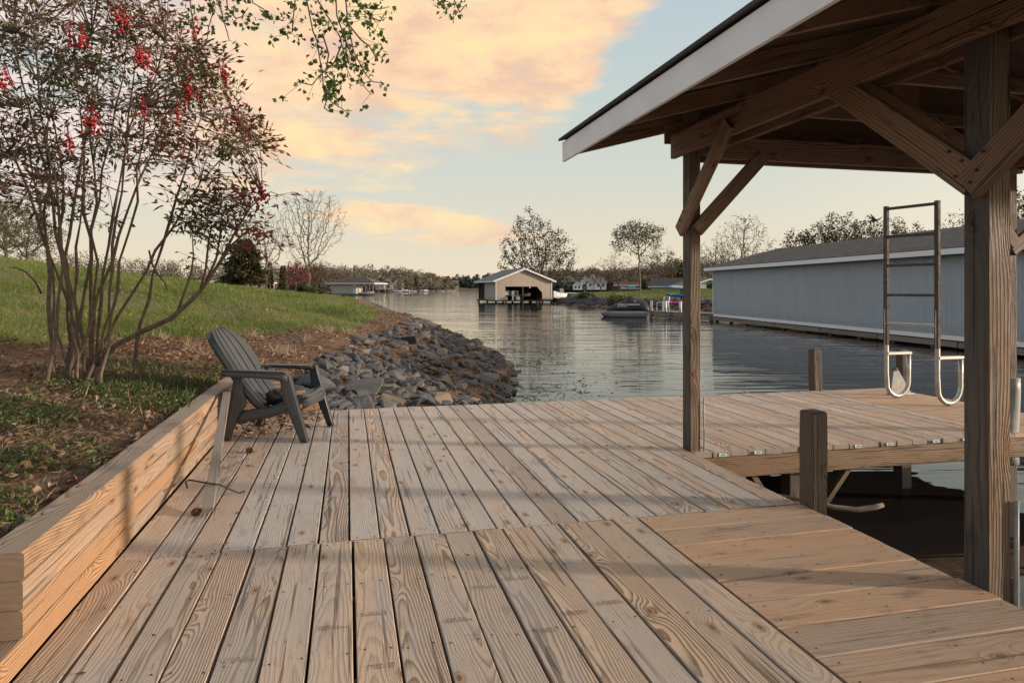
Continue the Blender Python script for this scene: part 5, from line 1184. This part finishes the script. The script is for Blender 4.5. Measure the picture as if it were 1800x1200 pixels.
# kayaks on a rack
rk = thing('kayak_rack', 'dark timber kayak rack on the bank behind the side dock', 'rack', (12.6, 50, 0), 0)
for x in (-.1, .75):
    MB().beam((x, .35, -.3), (x, .35, 1.45), .1, .1, up=(0, 1, 0)).build('post', m_dwood, rk)
    for z_ in (.02, .60, 1.16): MB().beam((x, .35, z_), (x, -.45, z_+.03), .06, .06).build('arm', m_dwood, rk)
for k_, (z_, m__, lab) in enumerate([(1.35, m_paleblue, 'pale blue and white kayak on the top of the rack'), (.78, m_blue, 'bright blue kayak in the middle of the rack'), (.21, m_pink, 'pink kayak on the lowest arm of the rack')]):
    kx = thing('kayak', lab, 'kayak', (12.4, 50-.05, z_), math.radians(3), 'kayaks on the rack'); rings = []
    for s in np.linspace(0, 1, 13):
        q = max(math.sin(math.pi*s)**.55, .06); rings.append([(2.4*(s-.5), .33*q*math.cos(a_), .16*q*math.sin(a_)*(1 if math.sin(a_) < 0 else .7)+.10*(2*s-1)**4) for a_ in np.linspace(0, 2*math.pi, 12, endpoint=False)])
    MB().loft(rings).build('hull', m__, kx); MB().loft([[(x_+.3*c_, .2*s_, .105+.02*(x_ == 0)) for c_, s_ in ((1, 0), (.7, .7), (0, 1), (-.7, .7), (-1, 0), (-.7, -.7), (0, -1), (.7, -.7))] for x_ in (0., .001)], sm=False).build('cockpit_rim', m_black, kx)
    MB().loft([[(-1.2+.42*s_, .30*(.15+s_*.65)*math.cos(a_), .012+.15*(.15+s_*.7)*math.sin(a_)+.09*(1-s_)) for a_ in np.linspace(0, 2*math.pi, 10, endpoint=False)] for s_ in (0, .5, 1)]).build('bow_tip', m_blue if k_ == 0 else m__, kx)
# houses
gable_house('house', 'low house with a dark grey roof on the right lawn above the kayaks', 'house', (px(1200, 125), 125, .6), math.radians(58), 5.2, 5., 1.3, 1.25, m_sideGr, m_roofB, .5)
gable_house('house', 'pale green gabled house end beside the blue grey boathouse', 'house', (px(1247, 112), 112, 1.0), math.radians(8), 5.2, 8, 1.0, .85, m_sideGr, m_roofT, .5)
gable_house('house', 'pale brick garage with white doors half hidden by the grassy hill', 'garage', (px(440, 112), 112, .2), math.radians(6), 4.4, 7, 2.2, .9, m_brickp, m_roofL, .3, front=((1.4, 1.2, .7, 1.6),))
gable_house('carport', 'long low white trimmed carport left of the brick garage', 'carport', (px(404, 114), 114, .2), math.radians(96), 5, 4.6, 2.0, .35, m_brickp, m_brickp, .5)
for k_, (u, Y_, w_, h_, rh_, mm, lab) in enumerate([(1000, 296, 6, 3.6, 2.2, m_sideG, 'distant grey gabled house nearest the tan boathouse'), (1030, 292, 4.6, 3.2, 2.6, m_sideW, 'distant white house with one steep gable on the far right shore'), (1042, 291, 5, 3.6, 2.9, m_sideW, 'distant white house in the middle of the row on the far right shore'), (1056, 290, 5, 3.4, 2.4, m_sideW, 'distant white house at the right end of the row on the far right shore'), (1015, 288, 3.5, 2.0, 1.4, m_sideW, 'tiny distant white boathouse left of the row of white houses')]):
    gable_house('house', lab, 'house', (px(u, Y_), Y_, .9), 0, w_, 6, h_, rh_, mm, m_roofT, .3, front=((-w_*.22, h_*.55, .9, 1.2), (w_*.22, h_*.55, .9, 1.2)))
t = gable_house('boathouse', 'distant boathouse with a dull red roof behind the right lawn', 'boathouse', (px(1101, 226), 226, .4), math.radians(90), 4, 8.2, 2.2, .9, m_dwood, m_maroon, .4); t.location.x += 4
small_boat('motor_boat', 'teal covered boat beside the red roofed boathouse', (px(1108, 222), 222, .9), 0, 6, 2, m_teal)
for k_, (u, Y_, w_, h_, rh_, mm, lab) in enumerate([(680, 462, 8, 4, 3.2, m_brickp, 'distant pale house under the far left wood'), (697, 466, 7, 4, 2.4, m_sideW, 'distant white house at the edge of the far left wood'), (668, 456, 6, 3.4, 2, m_sideG, 'distant grey house just right of the hip roofed boathouse')]):
    gable_house('house', lab, 'house', (px(u, Y_), Y_, .8), 0, w_, 7, h_, rh_, mm, m_roofL, .4, front=((-w_*.22, h_*.55, 1.1, 1.4), (w_*.22, h_*.55, 1.1, 1.4)))
for k_, (u, Y_) in enumerate([(693, 452), (702, 453), (714, 455), (727, 458), (748, 480), (757, 488), (777, 520), (795, 560)]):
    b = small_boat('motor_boat', 'tiny white boat moored along the far left shore', (px(u, Y_), Y_-6, WATER), R.choice((0, .4, 2.8)), 5+2*R.random(), 2.2, R.choice((m_glass, m_white)), 'boats along the far left shore')
for k_, (u, Y_) in enumerate([(705, 458), (722, 462), (738, 474), (766, 505)]):
    t = thing('boat_dock', 'small dark roofed dock on the far left shore', 'boat dock', (px(u, Y_), Y_-5, WATER), 0, 'docks on the far left shore')
    MB().slab([(-3.6, -3, 2.7), (3.6, -3, 2.7), (3.4, 3, 3.2), (-3.4, 3, 3.2)], (0, 0, .2)).build('roof', m_dwood, t); MB().box((0, 0, .4), (7, 6, .15)).build('platform', m_grey, t)
    for x in (-3.2, 0, 3.2):
        for y in (-2.6, 2.6): MB().beam((x, y, -.8), (x, y, 2.8), .2, .2, up=(0, 1, 0)).build('post', m_dwood, t)
t = thing('seawall', 'low timber seawall along the lawn beside the tan boathouse', 'seawall', (5.6, 83.2, 0), math.atan2(77.2-83, 8.2-5.4))
MB().beam((0, -.1, -.42), (5.2, -.1, -.42), .12, .42, seed=1.).build('face', m_beam, t); MB().beam((0, -.1, -.18), (5.2, -.1, -.18), .22, .05).build('cap', m_grey, t)
small_boat('rowing_boat', 'small pale boat drawn up beside the tan boathouse', (5.9, 86.2, -.1), 1.0, 2.6, 1.1)
t = thing('breakwater', 'long low white jetty beyond the lawn behind the tan boathouse', 'jetty', (px(1010, 165), 165, -.1), 0)
MB().box((0, 0, .35), (9.2, 1.6, .22)).build('platform', m_white, t)
for x in (-4, -1.5, 1, 3.5): MB().beam((x, 0, -1.5), (x, 0, .25), .25, .25, up=(0, 1, 0)).build('piling', m_stub, t)

# ------------------------------------------------------------------ berry shrub
SB = Vector((-3.55, 5.6, float(zL(-3.55, 5.6))))
bu = thing('berry_shrub', 'tall many stemmed shrub with bronze leaves and red berries beside the timber wall', 'shrub', SB)
ORG[bu.name] = SB.copy()
r = random.Random(5)
stems = []
targets = [(20, 60, 5.2), (60, 30, 6.0), (95, 90, 5.4), (130, 20, 5.9), (165, 60, 5.2), (190, 10, 6.1), (225, 70, 5.5), (255, 30, 5.9), (290, 70, 5.3), (330, 110, 5.8), (375, 150, 5.6), (420, 235, 5.5), (30, 190, 6.3), (70, 150, 4.9), (-40, 120, 5.6), (150, 180, 6.4), (240, 190, 4.9)]
for k_, (u, v, Y_) in enumerate(targets):
    e = at(u, v, Y_); b_ = SB+Vector((r.uniform(-.21, .21), r.uniform(-.28, .28), -.08)); b_.x += (e.x-SB.x)*.13
    mid = b_.lerp(e, .42)+Vector(((b_.x-e.x)*.10, 0, .05)); pts_ = []
    for i in range(13):
        q = bez([b_, mid, e], i/12); pts_.append(q+Vector((r.gauss(0, .016), r.gauss(0, .016), 0))*(i > 0))
    rad = [np.interp(i/12, [0, .5, 1], [.0145, .011, .0035])*r.uniform(.7, 1.3) for i in range(13)]
    stems.append(pts_); MB().tube(pts_, rad, 6, seed=k_).build('stem', m_bush, bu)
# the low branch leaning right over the mulch
low = [at(*p) for p in [(170, 640, 5.55), (205, 606, 5.5), (255, 580, 5.45), (300, 560, 5.4), (332, 532, 5.4), (352, 512, 5.4), (372, 485, 5.4), (392, 450, 5.4), (415, 405, 5.4), (440, 365, 5.4), (462, 345, 5.4)]]
stems.append(low); MB().tube(low, [.022, .022, .021, .02, .018, .016, .013, .011, .009, .006, .003], 7).build('stem', m_bush, bu)
for br_ in ([(310, 553, 5.4), (322, 520, 5.4), (336, 480, 5.4), (340, 450, 5.45), (338, 415, 5.45)], [(352, 512, 5.4), (362, 470, 5.35), (366, 430, 5.35), (372, 395, 5.35)], [(385, 465, 5.4), (408, 430, 5.5), (430, 410, 5.5), (450, 395, 5.5)], [(362, 495, 5.4), (380, 455, 5.5), (386, 420, 5.5), (390, 380, 5.5)]):
    pp = [at(*p) for p in br_]; stems.append(pp); MB().tube(pp, [.011, .009, .008, .006, .003][:len(pp)], 6).build('stem', m_bush, bu)
hook = [at(*p) for p in [(262, 440, 5.6), (268, 465, 5.6), (280, 485, 5.6), (290, 497, 5.6), (294, 510, 5.6)]]; MB().tube(hook, [.008, .008, .007, .006, .005], 5).build('stem', m_bush, bu)
lh = [at(*p) for p in [(72, 515, 5.5), (62, 495, 5.4), (45, 478, 5.4), (28, 470, 5.4), (15, 470, 5.4)]]; MB().tube(lh, [.009, .008, .007, .005, .003], 5).build('stem', m_bush, bu)
allp = np.array([tuple(q) for s_ in stems for q in s_[5:]])
S, LP, LD, LV = [], [], [], []
def spray(c, colr, size=1.):
    c = Vector(c); dd = ((allp-np.array(c))**2).sum(1)+((allp[:, 2] > c.z+.05)*.25); q = Vector(allp[dd.argmin()])
    if (q-c).length > .75: q = c+(q-c).normalized()*.5
    m_ = q.lerp(c, .5)+Vector((0, 0, .03)); S.append((tuple(q), tuple(m_), .004, .003)); S.append((tuple(m_), tuple(c), .003, .0018))
    ax = (c-q).normalized()+Vector((r.gauss(0, .3), r.gauss(0, .3), -.1))
    for k in range(r.randint(9, 15)):
        o = ax.normalized()*r.uniform(-.10, .16)*size+Vector((r.gauss(0, .045), r.gauss(0, .045), r.gauss(0, .04)))*size
        p = c+o; d = (o.normalized()+ax.normalized()*.8+Vector((r.gauss(0, .4), r.gauss(0, .4), -.35+r.gauss(0, .35)))).normalized()
        LP.append(tuple(p)); LD.append(tuple(d)); LV.append(min(max(colr+r.gauss(0, .14), 0), 1))
        if r.random() < .35: S.append((tuple(c), tuple(p), .0018, .0012))
n_s = 0
while n_s < 820:
    u = r.uniform(-90, 478); v = r.uniform(-70, 455)
    dxn = (u-165)/300; dyn = (v-150)/250
    if dxn*dxn+dyn*dyn > 1.0 and not (u > 330 and v > 140 and u < 470 and v < 275): continue
    if u > 300+.70*max(v, 0): continue
    if u > 235 and v > 330-.25*(u-235): continue
    if v > 270 and r.random() < .62 and u > 110: continue
    if v > 360 and r.random() < .7: continue
    if v < 40 and r.random() < .35: continue
    pth = math.sin(u*.028+1.)*math.sin(v*.035)+.3*math.sin(u*.07+v*.05)
    if pth < -.35 and r.random() < .75: continue
    Y_ = r.uniform(4.75, 6.5); colr = .34+.30*(u > 230)*r.random()+.28*r.random()-.25*(math.sin(u*.03+2)*math.sin(v*.024+1) > .3)
    spray(at(u, v, Y_), colr); n_s += 1
for k in range(95):
    t_ = r.random(); u = r.gauss(385, 48); v = r.gauss(375, 36)+.0*(u-385)
    if u > 495 or v < 295 or v > 470: continue
    spray(at(u, v, r.uniform(5.1, 5.7)), .2+.55*(u > 415)+.25*r.random(), .9)
V, Fc = segs_mesh(S, 4); nmesh('twigs', V, Fc, m_bush, parent=bu)
LP, LD = np.array(LP), np.array(LD); n = len(LP)
V, Fc = cards(LP, LD, .040+.048*G.random(n), .014+.012*G.random(n), .18); nmesh('foliage', V, Fc, m_nand, np.repeat(np.array(LV), 4), parent=bu)
for (u, v, k_) in [(145, 70, 24), (122, 64, 8), (215, 36, 20), (203, 24, 8), (246, 104, 30), (262, 118, 10), (161, 214, 24), (168, 228, 10), (334, 164, 26), (312, 196, 9), (6, 142, 20), (118, 250, 18), (250, 196, 8), (394, 132, 18), (345, 58, 9), (460, 346, 34), (420, 215, 12)]:
    c = at(u, v, 4.72 if u < 400 else 5.2); mb = MB()
    for i in range(k_):
        p = c+Vector((r.gauss(0, .024), r.gauss(0, .024), r.gauss(0, .036))); rr = r.uniform(.0095, .0135)
        mb.loft([[(p.x+rr*s_*math.cos(a_), p.y+rr*s_*math.sin(a_), p.z+rr*c_) for a_ in np.linspace(0, 2*math.pi, 6, endpoint=False)] for s_, c_ in ((.3, -.95), (.87, -.5), (1, .0), (.87, .5), (.3, .95))])
    for i in range(5): mb.tube([c+Vector((0, 0, .12)), c+Vector((r.gauss(0, .03), r.gauss(0, .03), r.gauss(0, .04)))], .0018, 4)
    mb.build('berry_cluster', m_berry, bu)

# ------------------------------------------------------------------ overhanging tree: trunk out of frame on the left, hanging twigs overhead
ot_ = thing('overhanging_tree', 'tree reaching over from above with thin hanging twigs of small green leaves', 'tree', (-7.6, 5.6, float(zL(-7.6, 5.6))))
ORG[ot_.name] = Vector(ot_.location)
S = []; trunk = [Vector((-7.6, 5.6, .4)), Vector((-7.4, 5.6, 2.4)), Vector((-6.8, 5.5, 4.2)), Vector((-5.2, 5.3, 5.0)), Vector((-3.4, 5.1, 5.35)), Vector((-1.6, 5.05, 5.2)), Vector((-.3, 5.0, 4.9))]
MB().tube([bez(trunk, i/24) for i in range(25)], [np.interp(i/24, [0, 1], [.2, .02]) for i in range(25)], 9).build('trunk', m_bark, ot_)
limb = [bez(trunk, i/60) for i in range(61)]
strands = [[(539, -60), (539, 0), (550, 55), (557, 72), (567, 133), (569, 161), (583, 180), (605, 194), (618, 195)], [(551, -50), (558, 0), (580, 36), (597, 64), (605, 94), (610, 122), (619, 139), (639, 151), (653, 167)], [(604, -60), (608, 0), (611, 39), (622, 92), (644, 133), (655, 144), (672, 146)], [(588, -50), (592, 28), (617, 97), (630, 119), (642, 110)], [(521, -60), (519, 0), (515, 36), (514, 56), (500, 62)], [(615, -50), (628, 6), (644, 14), (658, 17), (680, 14)], [(762, -60), (769, 0), (780, 17), (794, 6)], [(790, -60), (796, -5), (808, 22), (818, 10)], [(360, -70), (367, 0), (376, 17), (367, 47), (364, 69), (352, 90)], [(380, -60), (386, 5), (392, 33), (399, 56), (403, 72)], [(394, -50), (400, 15), (415, 33), (425, 30), (436, 14)], [(435, -50), (444, 5), (464, 17)], [(330, -50), (336, 20), (345, 70), (352, 110), (365, 150), (372, 175)], [(567, 60), (578, 95), (572, 128), (590, 150), (600, 142)], [(600, 80), (588, 110), (560, 135), (548, 150), (522, 144)], [(640, 20), (652, 30), (668, 38), (676, 25)], [(610, 40), (634, 70), (650, 82), (664, 108)], [(569, 150), (575, 175), (570, 190), (578, 196)]]
LP, LD, LV = [], [], []
for st in strands:
    Y0 = r.uniform(4.7, 5.4); pp = [at(u, v, Y0+r.uniform(-.05, .05)) for u, v in st]
    if st[0][1] < 0:
        q = min(limb, key=lambda l: (l.x-pp[0].x)**2+(l.y-pp[0].y)**2*.3+(0 if l.z > pp[0].z else 9)); pp = [q]+pp
    for i in range(len(pp)-1):
        r0_ = np.interp(i/len(pp), [0, 1], [.0065, .0025]); S.append((tuple(pp[i]), tuple(pp[i+1]), r0_, r0_*.85))
        if i == 0 and st[0][1] < 0: continue
        Ls = (pp[i+1]-pp[i]).length; nn = int(Ls/.075)+1
        for k in range(nn):
            if pp[i].z > 3.9: continue
            b_ = pp[i].lerp(pp[i+1], r.random()); c = b_+Vector((r.gauss(0, .07), r.gauss(0, .06), r.gauss(-.01, .055))); S.append((tuple(b_), tuple(c), .0018, .0012))
            for j in range(r.randint(3, 7)):
                LP.append(tuple(c+Vector((r.gauss(0, .024), r.gauss(0, .024), r.gauss(0, .022))))); LD.append((r.gauss(0, .6), r.gauss(0, .6), -.5+r.gauss(0, .5))); LV.append(r.random())
V, Fc = segs_mesh(S, 4); nmesh('twigs', V, Fc, m_bark, parent=ot_)
n = len(LP); V, Fc = cards(np.array(LP), np.array(LD), .030+.022*G.random(n), .028+.016*G.random(n), .2); nmesh('foliage', V, Fc, m_hang, np.repeat(np.array(LV), 4), parent=ot_)
print('OBJ', len(bpy.data.objects))
